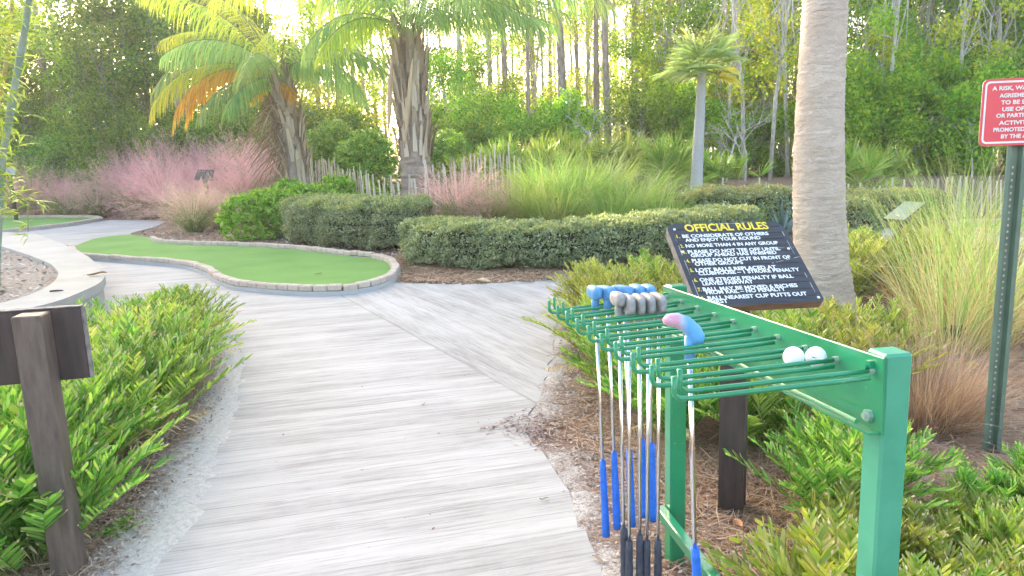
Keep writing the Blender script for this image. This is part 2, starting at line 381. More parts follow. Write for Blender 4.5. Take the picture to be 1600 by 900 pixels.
def m_path(seam_p, seam_d):
    m, nt, bs, out = newmat('plank stamped concrete'); P = gpos(nt)
    sp = N(nt, 'ShaderNodeSeparateXYZ'); nt.links.new(P, sp.inputs[0]); X, Y = sp.outputs[0], sp.outputs[1]
    def lin(a, b, c): return math_(nt, 'ADD', math_(nt, 'MULTIPLY_ADD', X, a, c), math_(nt, 'MULTIPLY', Y, b))
    th = R(14); a1, b1 = lin(math.cos(th), math.sin(th), 0), lin(-math.sin(th), math.cos(th), 0)
    dx, dy_ = seam_d; a2, b2 = lin(dx, dy_, 0), lin(-dy_, dx, dy_*seam_p[0]-dx*seam_p[1]+20*.165)
    sd = math_(nt, 'SUBTRACT', b2, 20*.165)
    z = math_(nt, 'GREATER_THAN', sd, 0.0)
    # far branch keeps the first direction again
    def pick(u, w): return math_(nt, 'ADD', math_(nt, 'MULTIPLY', u, math_(nt, 'SUBTRACT', 1., z)), math_(nt, 'MULTIPLY', w, z))
    A, B = pick(a1, a2), pick(b1, b2)
    Bw = math_(nt, 'ADD', B, math_(nt, 'MULTIPLY', math_(nt, 'SUBTRACT', noise(nt, 1.3, 2, .5, P), .5), .02))
    q = math_(nt, 'DIVIDE', Bw, .165); fr = math_(nt, 'FRACT', q); pid = math_(nt, 'FLOOR', q)
    edge = math_(nt, 'ABSOLUTE', math_(nt, 'SUBTRACT', fr, .5))           # .5 at the joint
    cv = N(nt, 'ShaderNodeCombineXYZ'); nt.links.new(math_(nt, 'MULTIPLY', A, 1.6), cv.inputs[0]); nt.links.new(math_(nt, 'MULTIPLY', B, 26.), cv.inputs[1]); nt.links.new(math_(nt, 'MULTIPLY', pid, 3.7), cv.inputs[2])
    grain = noise(nt, 1., 6, .66, cv.outputs[0], .12)
    cv2 = N(nt, 'ShaderNodeCombineXYZ'); nt.links.new(math_(nt, 'MULTIPLY', A, .55), cv2.inputs[0]); nt.links.new(math_(nt, 'MULTIPLY', B, 5.5), cv2.inputs[1]); nt.links.new(math_(nt, 'MULTIPLY', pid, .35), cv2.inputs[2])
    streak = noise(nt, 1., 5, .6, cv2.outputs[0], .15)
    wn = N(nt, 'ShaderNodeTexWhiteNoise', noise_dimensions='1D'); nt.links.new(pid, wn.inputs['W'])
    cv3 = N(nt, 'ShaderNodeCombineXYZ'); nt.links.new(math_(nt, 'MULTIPLY', A, 3.2), cv3.inputs[0]); nt.links.new(math_(nt, 'MULTIPLY', B, 75.), cv3.inputs[1]); nt.links.new(math_(nt, 'MULTIPLY', pid, 1.9), cv3.inputs[2])
    fine = noise(nt, 1., 4, .7, cv3.outputs[0], .3)
    c = ramp(nt, grain, [(.30, (.20, .187, .178)), (.50, (.36, .347, .337)), (.66, (.52, .508, .498))])
    c = mix(nt, .55, c, ramp(nt, streak, [(.34, (.25, .237, .228)), (.50, (.40, .387, .378)), (.63, (.58, .568, .56))]))
    c = mix(nt, .30, c, ramp(nt, fine, [(.38, (.13, .12, .112)), (.50, (.48, .465, .455)), (.7, (.62, .608, .598))]))
    blot = noise(nt, 1.1, 6, .65, P)
    c = mix(nt, ramp(nt, blot, [(.46, (0, 0, 0)), (.70, (.7, .7, .7))]), c, (.53, .518, .51))
    spk = noise(nt, 90, 3, .8, P); c = mix(nt, ramp(nt, spk, [(.60, (0, 0, 0)), (.72, (.45, .45, .45))]), c, (.56, .55, .54))
    c = mix(nt, .10, c, ramp(nt, wn.outputs[0], [(0, (.20, .19, .18)), (1, (.52, .51, .50))]))
    brk = ramp(nt, noise(nt, 2.2, 4, .6, P), [(.40, (.12, .12, .12)), (.66, (.85, .85, .85))])
    gm = math_(nt, 'MULTIPLY', ramp(nt, edge, [(.478, (0, 0, 0)), (.496, (1, 1, 1))]), brk)
    sm = ramp(nt, math_(nt, 'ABSOLUTE', sd), [(.008, (1, 1, 1)), (.016, (0, 0, 0))])
    gm = math_(nt, 'MAXIMUM', gm, math_(nt, 'MULTIPLY', sm, .28))
    c = mix(nt, math_(nt, 'MULTIPLY', gm, .8), c, (.10, .09, .085))
    c = mix(nt, 1., c, (.97, .935, .905), 'MULTIPLY')
    nt.links.new(c, bs.inputs['Base Color']); bs.inputs['Roughness'].default_value = .85; bs.inputs['Specular IOR Level'].default_value = .25
    h = math_(nt, 'SUBTRACT', math_(nt, 'MULTIPLY', grain, .6), gm); bump(nt, bs, h, .45, .006); return m
_s0, _s1 = g0(533, 464), g0(746, 583); _sd = (_s1-_s0)[:2]; _sd = _sd/np.linalg.norm(_sd)
M['path'] = m_path(_s0[:2], _sd)

def m_ground():
    m, nt, bs, out = newmat('sand and pine litter'); P = gpos(nt)
    at = N(nt, 'ShaderNodeAttribute', attribute_name='litter').outputs['Fac']
    n1 = noise(nt, 2.2, 5, .65, P); n2 = noise(nt, 38, 5, .75, P); n3 = noise(nt, 130, 3, .7, P)
    sand = ramp(nt, n2, [(.3, (.40, .365, .335)), (.6, (.60, .565, .53))])
    lit = ramp(nt, n2, [(.25, (.10, .06, .045)), (.45, (.20, .13, .095)), (.62, (.31, .215, .165)), (.78, (.42, .35, .30))])
    k = math_(nt, 'ADD', math_(nt, 'ADD', at, math_(nt, 'MULTIPLY_ADD', n1, 1.1, -.55)), math_(nt, 'MULTIPLY_ADD', n3, .9, -.45))
    c = mix(nt, ramp(nt, k, [(.38, (0, 0, 0)), (.62, (1, 1, 1))]), sand, lit)
    nt.links.new(c, bs.inputs['Base Color']); bs.inputs['Roughness'].default_value = 1.; bs.inputs['Specular IOR Level'].default_value = .1
    bump(nt, bs, n2, .7, .02); return m
M['ground'] = m_ground()
M['litter'] = leafmat('fallen pine needle', [(.22, .115, .07), (.36, .20, .12), (.46, .29, .19), (.56, .42, .32)], 0, .9, .1)
M['chip'] = leafmat('bark chip', [(.20, .13, .10), (.33, .235, .19), (.45, .35, .30), (.55, .48, .44)], 0, .95, .1)
M['mulchbed'] = plain('mulch bed', (.17, .125, .105), .95, .4, 30, b=.8, c2=(.40, .35, .32))

# ------------------------------------------------------------------ scene helpers
def tag(o, label=None, cat=None, group=None, kind=None):
    if label: o['label'] = label
    if cat: o['category'] = cat
    if group: o['group'] = group
    if kind: o['kind'] = kind
    return o
def thing(name, label, cat, loc=(0, 0, 0), rz=0., group=None):
    o = bpy.data.objects.new(name, None); COL.objects.link(o); o.location = loc; o.rotation_euler = (0, 0, rz); o.empty_display_size = .1
    return tag(o, label, cat, group)
def part(name, me, parent):
    o = bpy.data.objects.new(name, me); COL.objects.link(o); o.parent = parent; return o
def dup(src, loc, rz=0., sc=1., label=None):
    r = src.copy(); COL.objects.link(r); r.location = loc; r.rotation_euler = (0, 0, rz); r.scale = (sc, sc, sc) if np.isscalar(sc) else sc
    if label: r['label'] = label
    for ch in src.children:
        c = ch.copy(); COL.objects.link(c); c.parent = r
        for gch in ch.children:
            d = gch.copy(); COL.objects.link(d); d.parent = c
    return r
def plant(name, label, cat, meshes, loc, rz=0., sc=1., group=None):
    """a plant whose part meshes are given as (part name, mesh)"""
    t = thing(name, label, cat, loc, rz, group); t.scale = (sc, sc, sc) if np.isscalar(sc) else sc
    for nm, me in meshes: part(nm, me, t)
    return t

# ================================================================== ground and paths
PATH = [(-1.2, -3), (-1.28, 1.8), (-1.33, 2.42), (-1.42, 2.92), (-1.56, 3.59), (-1.71, 4.25), (-1.92, 4.94), (-2.25, 5.8), (-2.75, 6.6), (-3.35, 7.05), (-3.95, 6.85),
        (-4.2, 7.1), (-4.6, 7.9), (-6.85, 11.0), (-9.3, 14.2), (-12, 17), (-18, 21), (-24, 22.5), (-24, 24.8), (-15.2, 23.6), (-12.6, 22.9), (-11.6, 22.6), (-10.2, 21.6), (-9.5, 19.5), (-9.2, 17.4),
        (-7.8, 15.9), (-4.2, 12.4), (-2.6, 11.3), (-1.7, 10.1), (-1.4, 8.75), (-.9, 8.55), (-.37, 8.38), (.2, 8.4), (.72, 8.4), (.62, 7.4), (.42, 6.6), (.33, 5.7), (.22, 4.7), (.12, 4.05), (-.02, 3.67), (.15, 3.4),
        (.22, 2.95), (.27, 2.5), (.31, 2.1), (.36, 1.5), (.4, -3)]
def densify(p, s=.12, jit=.0, closed=True):
    out = []; n = len(p)
    for i in range(n if closed else n-1):
        a, b = np.array(p[i]), np.array(p[(i+1) % n]); k = max(1, int(np.linalg.norm(b-a)/s))
        for j in range(k): out.append(a+(b-a)*j/k)
    out = np.array(out)
    for _ in range(4):
        sm = (np.roll(out, 1, 0)+np.roll(out, -1, 0))/2 if closed else np.concatenate([out[:1], (out[:-2]+out[2:])/2, out[-1:]])
        out = out*.4+sm*.6
    return out+rng.normal(0, jit, out.shape) if jit else out
pth = densify(PATH, .12, .012)
m = MB(); m.poly(pth, -.1, .018); o = m.build('path', M['path']); tag(o, 'weathered whitish plank stamped concrete path winding towards the greens', None, None, 'structure')
m = MB()
for pp in ([(1300, 400), (1340, 392), (1400, 386), (1425, 398), (1330, 408)], [(1346, 379), (1358, 362), (1385, 352), (1404, 356), (1392, 376)], [(1448, 362), (1500, 350), (1620, 343), (1800, 345), (1800, 402), (1620, 386), (1470, 376)]):
    m.poly([g0(*q)[:2] for q in pp], -.1, .018)
o = m.build('path', M['path']); tag(o, 'pale concrete path pieces showing behind the big palm trunk', None, None, 'structure')

def seg_dist(X, Y, poly):
    d = np.full(X.shape, 1e9); n = len(poly)
    for i in range(n):
        a = poly[i]; b = poly[(i+1) % n]; ab = b-a; t = np.clip(((X-a[0])*ab[0]+(Y-a[1])*ab[1])/(ab@ab+1e-9), 0, 1)
        d = np.minimum(d, np.hypot(X-a[0]-ab[0]*t, Y-a[1]-ab[1]*t))
    return d
def inside(X, Y, poly):
    r = np.zeros(X.shape, bool); n = len(poly)
    for i in range(n):
        a = poly[i]; b = poly[i-1]; c = ((a[1] > Y) != (b[1] > Y)) & (X < (b[0]-a[0])*(Y-a[1])/(b[1]-a[1]+1e-12)+a[0]); r ^= c
    return r
gx = np.concatenate([[-400, -250, -120, -60], np.arange(-34, -6, .8), np.arange(-6, 5, .07), np.arange(5, 34, .8), [60, 120, 250, 400]])
gy = np.concatenate([[-400, -60, -20, -8, -3], np.arange(-1, 12, .07), np.arange(12, 34, .7), np.arange(34, 80, 4), [120, 250, 400, 500]])
X, Y = np.meshgrid(gx, gy); Z = H(X, Y)
pc = np.array(PATH, float); sd = seg_dist(X, Y, pc); ins = inside(X, Y, pc)
fade = sst(sd/.5)*(~ins)
wv = .5+.5*np.sin(X*9.1+2*np.sin(Y*5.3))*np.sin(Y*7.7+1.5*np.sin(X*6.1)); wv2 = .5+.5*np.sin(X*23+3*np.sin(Y*17))*np.sin(Y*29)
sgn = np.where(ins, -sd, sd); rim = (.0185+.010*wv+.005*wv2-.004)*np.exp(-(np.maximum(sgn, 0)/.28)**2)*sst((sgn+.05+.06*wv*wv2)/.06)
Z = np.where((X > -4) & (X < 3) & (Y < 9), Z+rim, Z)
Z = Z+fade*(.012*np.sin(X*3.1+1.3*np.sin(Y*2.3))+.012*np.sin(Y*4.3+X))*(np.abs(X) < 30)
lit = np.clip(.12+sd*.75, 0, 1.2)
lit = np.where((X > 0) & (Y < 9), np.clip(.42+sd*1.1, 0, 1.1), lit)
lit = np.where((X > 1.7) & (Y > 2.6) & (Y < 5), .45, lit)
lit = np.where((X < 0) & (Y > 8.2) & ~ins, 1.25, lit); lit = np.where(Y > 9.2, 1.1, lit)
lit = np.where((X < -1) & (Y < 8), np.clip(-.05+sd*2.4, -.1, 1.15), lit)
ny, nx = X.shape; V = np.c_[X.ravel(), Y.ravel(), Z.ravel()]
I = (np.arange(ny-1)[:, None]*nx+np.arange(nx-1)[None]).ravel(); f = np.stack([I, I+1, I+nx+1, I+nx], -1)
m = MB(); m.add(V, f); o = m.build('ground', M['ground'], smooth=True)
a = o.data.attributes.new('litter', 'FLOAT', 'POINT'); a.data.foreach_set('value', lit.ravel().astype(np.float32))
tag(o, 'sandy ground with pine litter under the planting beds', None, None, 'structure')

def GZ(x, y):                           # height of the ground sheet itself
    i = np.clip(np.searchsorted(gx, x)-1, 0, nx-2); j = np.clip(np.searchsorted(gy, y)-1, 0, ny-2); u = (x-gx[i])/(gx[i+1]-gx[i]); v = (y-gy[j])/(gy[j+1]-gy[j])
    return Z[j, i]*(1-u)*(1-v)+Z[j, i+1]*u*(1-v)+Z[j+1, i]*(1-u)*v+Z[j+1, i+1]*u*v
# litter lying on it
def in_beds(n, x0, x1, y0, y1, dens):
    x = rng.uniform(x0, x1, n); y = rng.uniform(y0, y1, n); d = seg_dist(x, y, pc); k = ~inside(x, y, pc) & (rng.random(n) < dens(x, y, d)); return x[k], y[k], d[k]
def strips(name, mat, xs, ys, L, w, label, cat, tilt=.12, lift=.01):
    n = len(xs); az = rng.uniform(0, 2*np.pi, n); LL = rng.uniform(*L, n); p0 = np.stack([xs, ys, GZ(xs, ys)+rng.uniform(.004, lift+.008, n)], -1)
    d = np.stack([np.cos(az), np.sin(az), rng.normal(0, tilt, n)], -1); s = np.stack([-np.sin(az), np.cos(az), rng.normal(0, .2, n)], -1)
    P = np.stack([p0-d*LL[:, None]/2, p0+s*LL[:, None]*rng.normal(0, .08, (n, 1))+np.array([0, 0, .004]), p0+d*LL[:, None]/2], 1); P[:, :, 2] = np.maximum(P[:, :, 2], p0[:, None, 2]-.004)
    mm = MB(); mm.ribbons(P, np.array([.7, 1, .4])[None]*rng.uniform(w*.6, w*1.3, n)[:, None], s); o = mm.build(name, mat); return tag(o, label, cat, None, 'stuff')
xs, ys, ds = in_beds(60000, .1, 3.6, 1.2, 5.2, lambda x, y, d: np.clip(d*1.3-.08, .0, .75))
strips('pine_straw', M['litter'], xs, ys, (.08, .2), .0016, 'rusty pine needles strewn under the club rack', 'pine straw', .12, .02)
xs, ys, ds = in_beds(70000, -3.6, -1.2, 2, 8, lambda x, y, d: np.clip(d*2.2-.35, .0, .9))
strips('pine_straw', M['litter'], xs, ys, (.06, .17), .0016, 'brown pine needles along the left edge of the path', 'pine straw', .12, .02)
xs, ys, ds = in_beds(30000, -1.8, 4, 8.3, 12.5, lambda x, y, d: .75)
strips('pine_straw', M['litter'], xs, ys, (.10, .24), .0035, 'reddish pine needles at the foot of the clipped hedges', 'pine straw', .15, .03)
def chips(xs, ys, label, smin=.012, smax=.04):
    n = len(xs); c = np.stack([xs, ys, GZ(xs, ys)+rng.uniform(.003, .012, n)], -1); a = unit(np.stack([rng.normal(size=n), rng.normal(size=n), rng.normal(0, .25, n)], -1))
    nr = unit(np.stack([rng.normal(0, .35, n), rng.normal(0, .35, n), np.ones(n)], -1)); L = rng.uniform(smin, smax, n)
    mm = MB(); mm.rhombs(c, a, unit(np.cross(nr, a)), L, L*rng.uniform(.25, .6, n)); o = mm.build('bark_chips', M['chip']); tag(o, label, 'bark chips', None, 'stuff')
xs, ys, ds = in_beds(60000, -.1, 2.2, 2, 8.4, lambda x, y, d: np.clip(d*6, 0, 1)*np.clip(1.0-d*.9, .08, .85)); chips(xs, ys, 'loose bark chips along the right edge of the path', .009, .034)
xs, ys, ds = in_beds(150000, -3.6, -1.2, 2, 7.5, lambda x, y, d: np.clip((d-.07)*2.6+.02, 0, .9)); chips(xs, ys, 'grey bark chips on the sand by the left shrubs', .009, .032)
xs, ys, ds = in_beds(12000, 1.6, 4.5, 2.6, 6.5, lambda x, y, d: .5); chips(xs, ys, 'bark chips between the tall grasses and the red sign', .015, .05)
xs, ys, ds = in_beds(14000, -1.6, 3, 8.3, 11, lambda x, y, d: .7); chips(xs, ys, 'bark chips in front of the long hedge', .02, .06)
xs, ys, ds = in_beds(9000, -10, -1, 11, 18, lambda x, y, d: .9*(d < 2.5)); chips(xs, ys, 'bark chips behind the brick edge of the green', .03, .09)
# a tongue of chips that has spread over the edge of the path, and crumbs on the planks
n = 480; xs = .15-np.abs(rng.normal(0, .13, n)); ys = 3.72+rng.normal(0, .13, n)*(1+(xs-.14)*1.5)+(.12-xs)*.1
c = np.stack([xs, ys, np.maximum(GZ(xs, ys), .018)+rng.uniform(.003, .012, n)], -1); a_ = unit(np.stack([rng.normal(size=n), rng.normal(size=n), rng.normal(0, .1, n)], -1)); mm = MB(); L = rng.uniform(.008, .035, n)
mm.rhombs(c, a_, unit(np.cross(np.array([0, 0, 1.])+rng.normal(0, .2, (n, 3)), a_)), L, L*.4)
n = 110; xs = rng.uniform(-1.6, .3, n); ys = rng.uniform(2, 8.3, n); c = np.stack([xs, ys, np.full(n, .023)], -1); a_ = unit(np.stack([rng.normal(size=n), rng.normal(size=n), np.zeros(n)], -1)); L = rng.uniform(.008, .03, n)
mm.rhombs(c, a_, unit(np.cross(np.array([0, 0, 1.])+rng.normal(0, .2, (n, 3)), a_)), L, L*.35)
o = mm.build('bark_crumbs', M['chip']); tag(o, 'bark crumbs scattered over the plank path', 'bark crumbs', None, 'stuff')

# ================================================================== putting greens with brick edging
def edging(pts_px=None, gpts=None, closed=False, w=.10, h=.09, foot=.05, flip=1, step=.165, label='', z0=0.0):
    g = np.array([g0(*p)[:2] for p in pts_px]) if gpts is None else np.asarray(gpts, float)
    g = densify(g, .05, 0, closed); seg = np.linalg.norm(np.diff(g, axis=0), axis=1); s = np.concatenate([[0], np.cumsum(seg)]); tot = s[-1]
    k = int(tot/step); m = MB()
    for i in range(k):
        c = (i+.5)*step; p = np.array([np.interp(c, s, g[:, 0]), np.interp(c, s, g[:, 1])]); q = np.array([np.interp(min(c+.02, tot), s, g[:, 0]), np.interp(min(c+.02, tot), s, g[:, 1])]); o_ = np.array([np.interp(max(c-.02, 0), s, g[:, 0]), np.interp(max(c-.02, 0), s, g[:, 1])])
        t = unit(q-o_); nn = np.array([-t[1], t[0]]); A = np.array([[t[0], nn[0], 0], [t[1], nn[1], 0], [0, 0, 1]])
        rot = rng.normal(0, .03); A = A @ np.array([[math.cos(rot), -math.sin(rot), 0], [math.sin(rot), math.cos(rot), 0], [0, 0, 1]])
        m.box((p[0], p[1], z0+foot+h/2+rng.normal(0, .004)), (step*.965, w*rng.uniform(.96, 1.04), h), A, .012)
    return m, g
def foot_ring(g, w, z0, z1):
    m = MB(); t = unit(np.gradient(g, axis=0)); nn = np.c_[-t[:, 1], t[:, 0]]; a = g-nn*w/2; b = g+nn*w/2; k = len(g)
    V = np.concatenate([np.c_[a, np.full(k, z1)], np.c_[b, np.full(k, z1)], np.c_[a, np.full(k, z0)], np.c_[b, np.full(k, z0)]])
    i = np.arange(k-1); f = np.concatenate([np.stack(q, -1) for q in ([i, i+1, i+1+k, i+k], [i+2*k, i+1+2*k, i+1, i], [i+k, i+1+k, i+1+3*k, i+3*k])]); m.add(V, f); return m
outer = [(110, 388), (123, 402), (190, 407), (262, 412), (300, 417), (325, 425), (345, 439), (372, 448), (420, 453), (480, 457), (540, 456), (585, 448), (612, 436), (620, 424), (612, 411), (588, 404), (540, 400), (470, 391), (400, 386), (330, 384), (275, 382), (246, 379), (238, 374)]
go = [g0(*p, .05)[:2] for p in outer]
def green(outline, label, rise=.04):
    t = thing('putting_green', label, 'putting green', (0, 0, 0))
    m = MB(); m.poly(outline, -.02, rise); m.build('turf', M['turf'], t); return t
full = go+[g0(205, 366, .05)[:2], g0(150, 372, .05)[:2]]
pg = green(densify(full, .2), 'long artificial turf green with a brick rim beside the plank path', .062)
m, ge = edging(gpts=go, h=.07, foot=.065, label='')
m.build('brick_edge', M['brick'], pg); foot_ring(ge, .115, -.02, .066).build('footing', M['conc_foot'], pg)
o2 = [(-60, 366), (0, 364), (60, 358), (110, 352), (158, 344), (150, 341), (90, 340), (0, 341), (-60, 342)]
gg = [g0(*p, .04)[:2] for p in o2]
pg2 = green(densify(gg, .3), 'small turf green at the far bend of the path by the pink grass', .05)
m, ge = edging(gpts=gg+[gg[0]], w=.14, h=.07, foot=.06, step=.2); m.build('brick_edge', M['brick'], pg2); foot_ring(ge, .14, -.02, .061).build('footing', M['conc_foot'], pg2)
o3 = [(1700, 372), (1600, 368), (1540, 363), (1500, 357), (1480, 352), (1510, 348), (1560, 347), (1640, 346), (1700, 346)]
gg = [g0(*p, .04)[:2] for p in o3]
pg3 = green(densify(gg, .3), 'turf green behind the tall grasses at the red sign', .05)
m, ge = edging(gpts=gg+[gg[0]], w=.12, h=.06, foot=.04, step=.2); m.build('brick_edge', M['brick'], pg3); foot_ring(ge, .12, -.02, .041).build('footing', M['conc_foot'], pg3)

# ================================================================== curved concrete planter wall
wo_ = densify([g0(-120, 352, .36)[:2], g0(0, 362, .36)[:2], g0(60, 366, .36)[:2], g0(110, 386, .36)[:2], g0(140, 402, .36)[:2], g0(166, 428, .36)[:2], g0(158, 442, .36)[:2], g0(90, 472, .36)[:2], g0(0, 492, .36)[:2], g0(-160, 510, .36)[:2]], .12, 0, False)
wi_ = densify([g0(-120, 372, .36)[:2], g0(0, 384, .36)[:2], g0(50, 400, .36)[:2], g0(80, 412, .36)[:2], g0(93, 426, .36)[:2], g0(86, 440, .36)[:2], g0(60, 456, .36)[:2], g0(0, 476, .36)[:2], g0(-160, 496, .36)[:2]], .12, 0, False)
pw = thing('planter_wall', 'low curved concrete planter wall with a pale cap and rough faces', 'planter wall')
m = MB(); m.poly(list(wo_)+list(wi_[::-1]), .27, .36); m.build('cap', M['conc'], pw)
ctr = np.array([-6.5, 7.4]); sh = lambda p, k: ctr+(p-ctr)*k
m = MB(); m.poly([sh(p, .985) for p in wo_]+[sh(p, 1.02) for p in wi_[::-1]], -.1, .268); m.build('wall_face', M['conc_face'], pw)
m = MB(); m.poly([sh(p, 1.01) for p in wi_], .1, .31)
o = m.build('mulch_bed', M['mulchbed']); tag(o, 'mulch filling the curved concrete planter', None, None, 'structure')
n = 5000; xs = rng.uniform(-11, -4.3, n); ys = rng.uniform(5.5, 12, n); k = inside(xs, ys, wi_); xs, ys = xs[k], ys[k]; n = len(xs)
c = np.stack([xs, ys, .315+rng.uniform(0, .02, n)], -1); a_ = unit(np.stack([rng.normal(size=n), rng.normal(size=n), rng.normal(0, .25, n)], -1)); L = rng.uniform(.03, .11, n); mm = MB()
mm.rhombs(c, a_, unit(np.cross(np.array([0, 0, 1.])+rng.normal(0, .3, (n, 3)), a_)), L, L*.35); o = mm.build('mulch_chips', M['chip']); tag(o, 'mulch chips lying in the curved planter', 'mulch', None, 'stuff')

# ================================================================== club rack
A0 = D(1381, 560, 1.30); B0 = D(1036, 446, 2.41)
ax = B0-A0; LEN = float(np.linalg.norm(ax)); ax /= LEN
nx_ = unit(np.array([-ax[1], ax[0], 0])); up = np.cross(ax, nx_)*1.0
if up[2] < 0: up = -up
RM = np.stack([ax, nx_, up], 1)               # columns: along rack (away), towards the path, up
def RK(a, n, u): return A0+ax*a+nx_*n+up*u    # local rack coordinates measured from the near top corner of the plate
PH = .150
rk = thing('club_rack', 'green enamelled steel putter rack with two rows of prongs over two posts', 'club rack', (0, 0, 0))
m = MB(); m.box(RK(LEN/2, -.003, -PH/2), (LEN, .006, PH), RM, .0015); pl = m.build('back_plate', M['rack'], rk)
m = MB(); m.box(RK(LEN/2, .012, -PH+.003), (LEN-.012, .024, .005), RM, .001)
m.tube([RK(.03, .032, -PH+.022), RK(LEN-.03, .032, -PH+.022)], .005, 8)
m.build('bottom_flange', M['rack'], rk)
def vpost(a0, top):
    c = RK(a0+.029, -.006-.029, 0); h = c[2]+top
    m = MB(); Mz = np.stack([unit(np.array([ax[0], ax[1], 0])), nx_, [0, 0, 1.]], 1); m.box((c[0], c[1], (h-.05)/2), (.058, .058, h+.05), Mz, .005); return m, c
m, pc1 = vpost(.002, .006); m.build('post', M['rackpost'], rk)
m, pc2 = vpost(LEN-.058, .004); m.build('post', M['rack'], rk)
m = MB(); zb = .2; p1 = np.array([pc1[0], pc1[1], zb])+nx_*.047; p2 = np.array([pc2[0], pc2[1], zb])+nx_*.047
ca = unit(p2-p1); m.box((p1+p2)/2, (np.linalg.norm(p2-p1)+.05, .034, .04), np.stack([ca, nx_, np.cross(ca, nx_)*-1 if np.cross(ca, nx_)[2] < 0 else np.cross(ca, nx_)], 1), .004); m.build('cross_bar', M['rack'], rk)
nuts = [(1042, 463.5), (1064.5, 471.8), (1089, 481.5), (1116, 492), (1145.5, 502.5), (1178.5, 514.5), (1215, 527), (1258, 544), (1306, 562), (1361, 579)]
def on_plane(px, py, off):                   # sight line meets the plane parallel to the plate
    d = ray(px, py); q = A0+nx_*off; t = ((q-CP)@nx_)/(d@nx_); return CP+d*t
ST = []
def nut(m, p, r=.0075, t=.010):
    a = np.linspace(0, 2*np.pi, 7)[:-1]; V = np.concatenate([[p+ax*r*math.cos(x)+up*r*math.sin(x)+nx_*k for x in a] for k in (0, t)])
    m.add(V, [[i, (i+1) % 6, (i+1) % 6+6, i+6] for i in range(6)]); m.add(V, [[6, 7, 8, 9], [6, 9, 10, 11]])
tips = [(861, 488), (886, 499), (911, 513), (937, 529), (959, 549), (990, 570), (1021, 590)]
for i, (px, py) in enumerate(nuts):
    p = on_plane(px, py, .004); q = p-A0; a, u = float(q@ax), float(q@up); ST.append((a, u))
    for k in (0, 1):
        aa = a-(.032 if k else 0.); uu = u-.004*k
        Lr = .388+.024*k; dr = -.009-.012*aa/LEN
        P = [RK(aa, -.002 if k == 0 else .030, uu)]+[RK(aa, t*Lr, uu+dr*t) for t in (.25, .5, .75, .93)]+[RK(aa, Lr-.010, uu+dr+.002), RK(aa, Lr-.002, uu+dr+.008), RK(aa, Lr, uu+dr+.016), RK(aa, Lr, uu+dr+.043)]
        m = MB(); m.tube(P, .0049, 10); pr = m.build('prong', M['rack'], rk, True)
        if k == 0: mm = MB(); nut(mm, RK(aa, 0, uu)); mm.build('nut', M['turf_nail'], pr)
for a, u in ((.035, -.022), (.035, -PH+.03), (LEN-.03, -.03)):
    m = MB(); nut(m, RK(a, 0, u), .012, .010); m.tube([RK(a, .008, u), RK(a, .016, u)], .006, 8); m.build('bolt', M['turf_nail'] if u < -.1 else M['rack'], rk)

# ---- golf balls in the trough between two prongs
for px, label in ((1240, 'white golf ball on the rack prongs, further from the post'), (1275, 'white golf ball on the rack prongs, next to the back plate')):
    p = D(px, 557.5, float((A0+ax*(ST[8][0]+.012))[1]-.0)); m = MB(); m.sphere((0, 0, 0), .0214, nu=24, nv=16)
    o = m.build('golf_ball', M['ball'], smooth=True); o.location = p; tag(o, label, 'golf ball', 'golf balls on the rack')
    if px > 1250:
        s_ = np.linspace(0, 1, 9); toc = unit(CP-p); e1 = unit(np.cross([0, 0, 1.], toc)); e2 = np.cross(toc, e1); mk = lambda x, y: (unit(toc*1.0+e1*x+e2*y))*.02155
        m = MB(); lo_ = [mk(-.42+.75*s, -.05-.16*math.sin(s*2.4)+.28*s*s) for s in s_]; hi_ = [mk(-.42+.75*s, -.05-.16*math.sin(s*2.4)+.28*s*s+.13*math.sin(math.pi*s**.55)*(1-s)) for s in s_]; m.add(lo_+hi_, [[i, i+1, i+10, i+9] for i in range(8)]); m.build('printed_mark', M['darkgrip'], o)

# ---- putters hanging head up
def putter(label, group, px, py, y, Lp, gl, hm, gm, kind, yaw, tilt=(0., 0.), gr=.0125):
    p = D(px, py, y); t = thing('putter', label, 'putter', tuple(p), 0, group)
    m = MB(); b = np.array([tilt[0], tilt[1], -1.])*Lp; m.tube([b*.045, b*.5, b*(1-gl*.5/Lp)], [.0062, .0056, .005], 10); m.build('shaft', M['chrome'], t, True)
    m = MB(); g_a = b*(1-gl/Lp); k = 10
    m.tube([g_a+(b-g_a)*s for s in np.linspace(0, 1, k)], [gr*.80+gr*.28*s+(.0006*(i % 2)) for i, s in enumerate(np.linspace(0, 1, k))], 12); m.build('grip', gm, t, True)
    Mz = np.array([[math.cos(yaw), -math.sin(yaw), 0], [math.sin(yaw), math.cos(yaw), 0], [0, 0, 1]])
    m = MB()
    if kind == 'round': m.sphere(Mz @ np.array([.008, 0, .012]), (.044, .0175, .0215), Mz, 20, 12, pw=.62)
    elif kind == 'bar': m.sphere(Mz @ np.array([.012, 0, .012]), (.052, .0118, .028), Mz, 20, 12, pw=.5)
    hd = m.build('head', hm, t, True)
    m = MB(); m.tube([(0, 0, .008), (0, 0, -.055)], [.013, .012], 12); m.build('neck', hm, t, True)
    return t
gB = 'blue headed putters on the rack'; gG = 'grey headed putters on the rack'
ry = float(np.arctan2(ax[1], ax[0]))          # along the rack
ya = B0[1]-.10
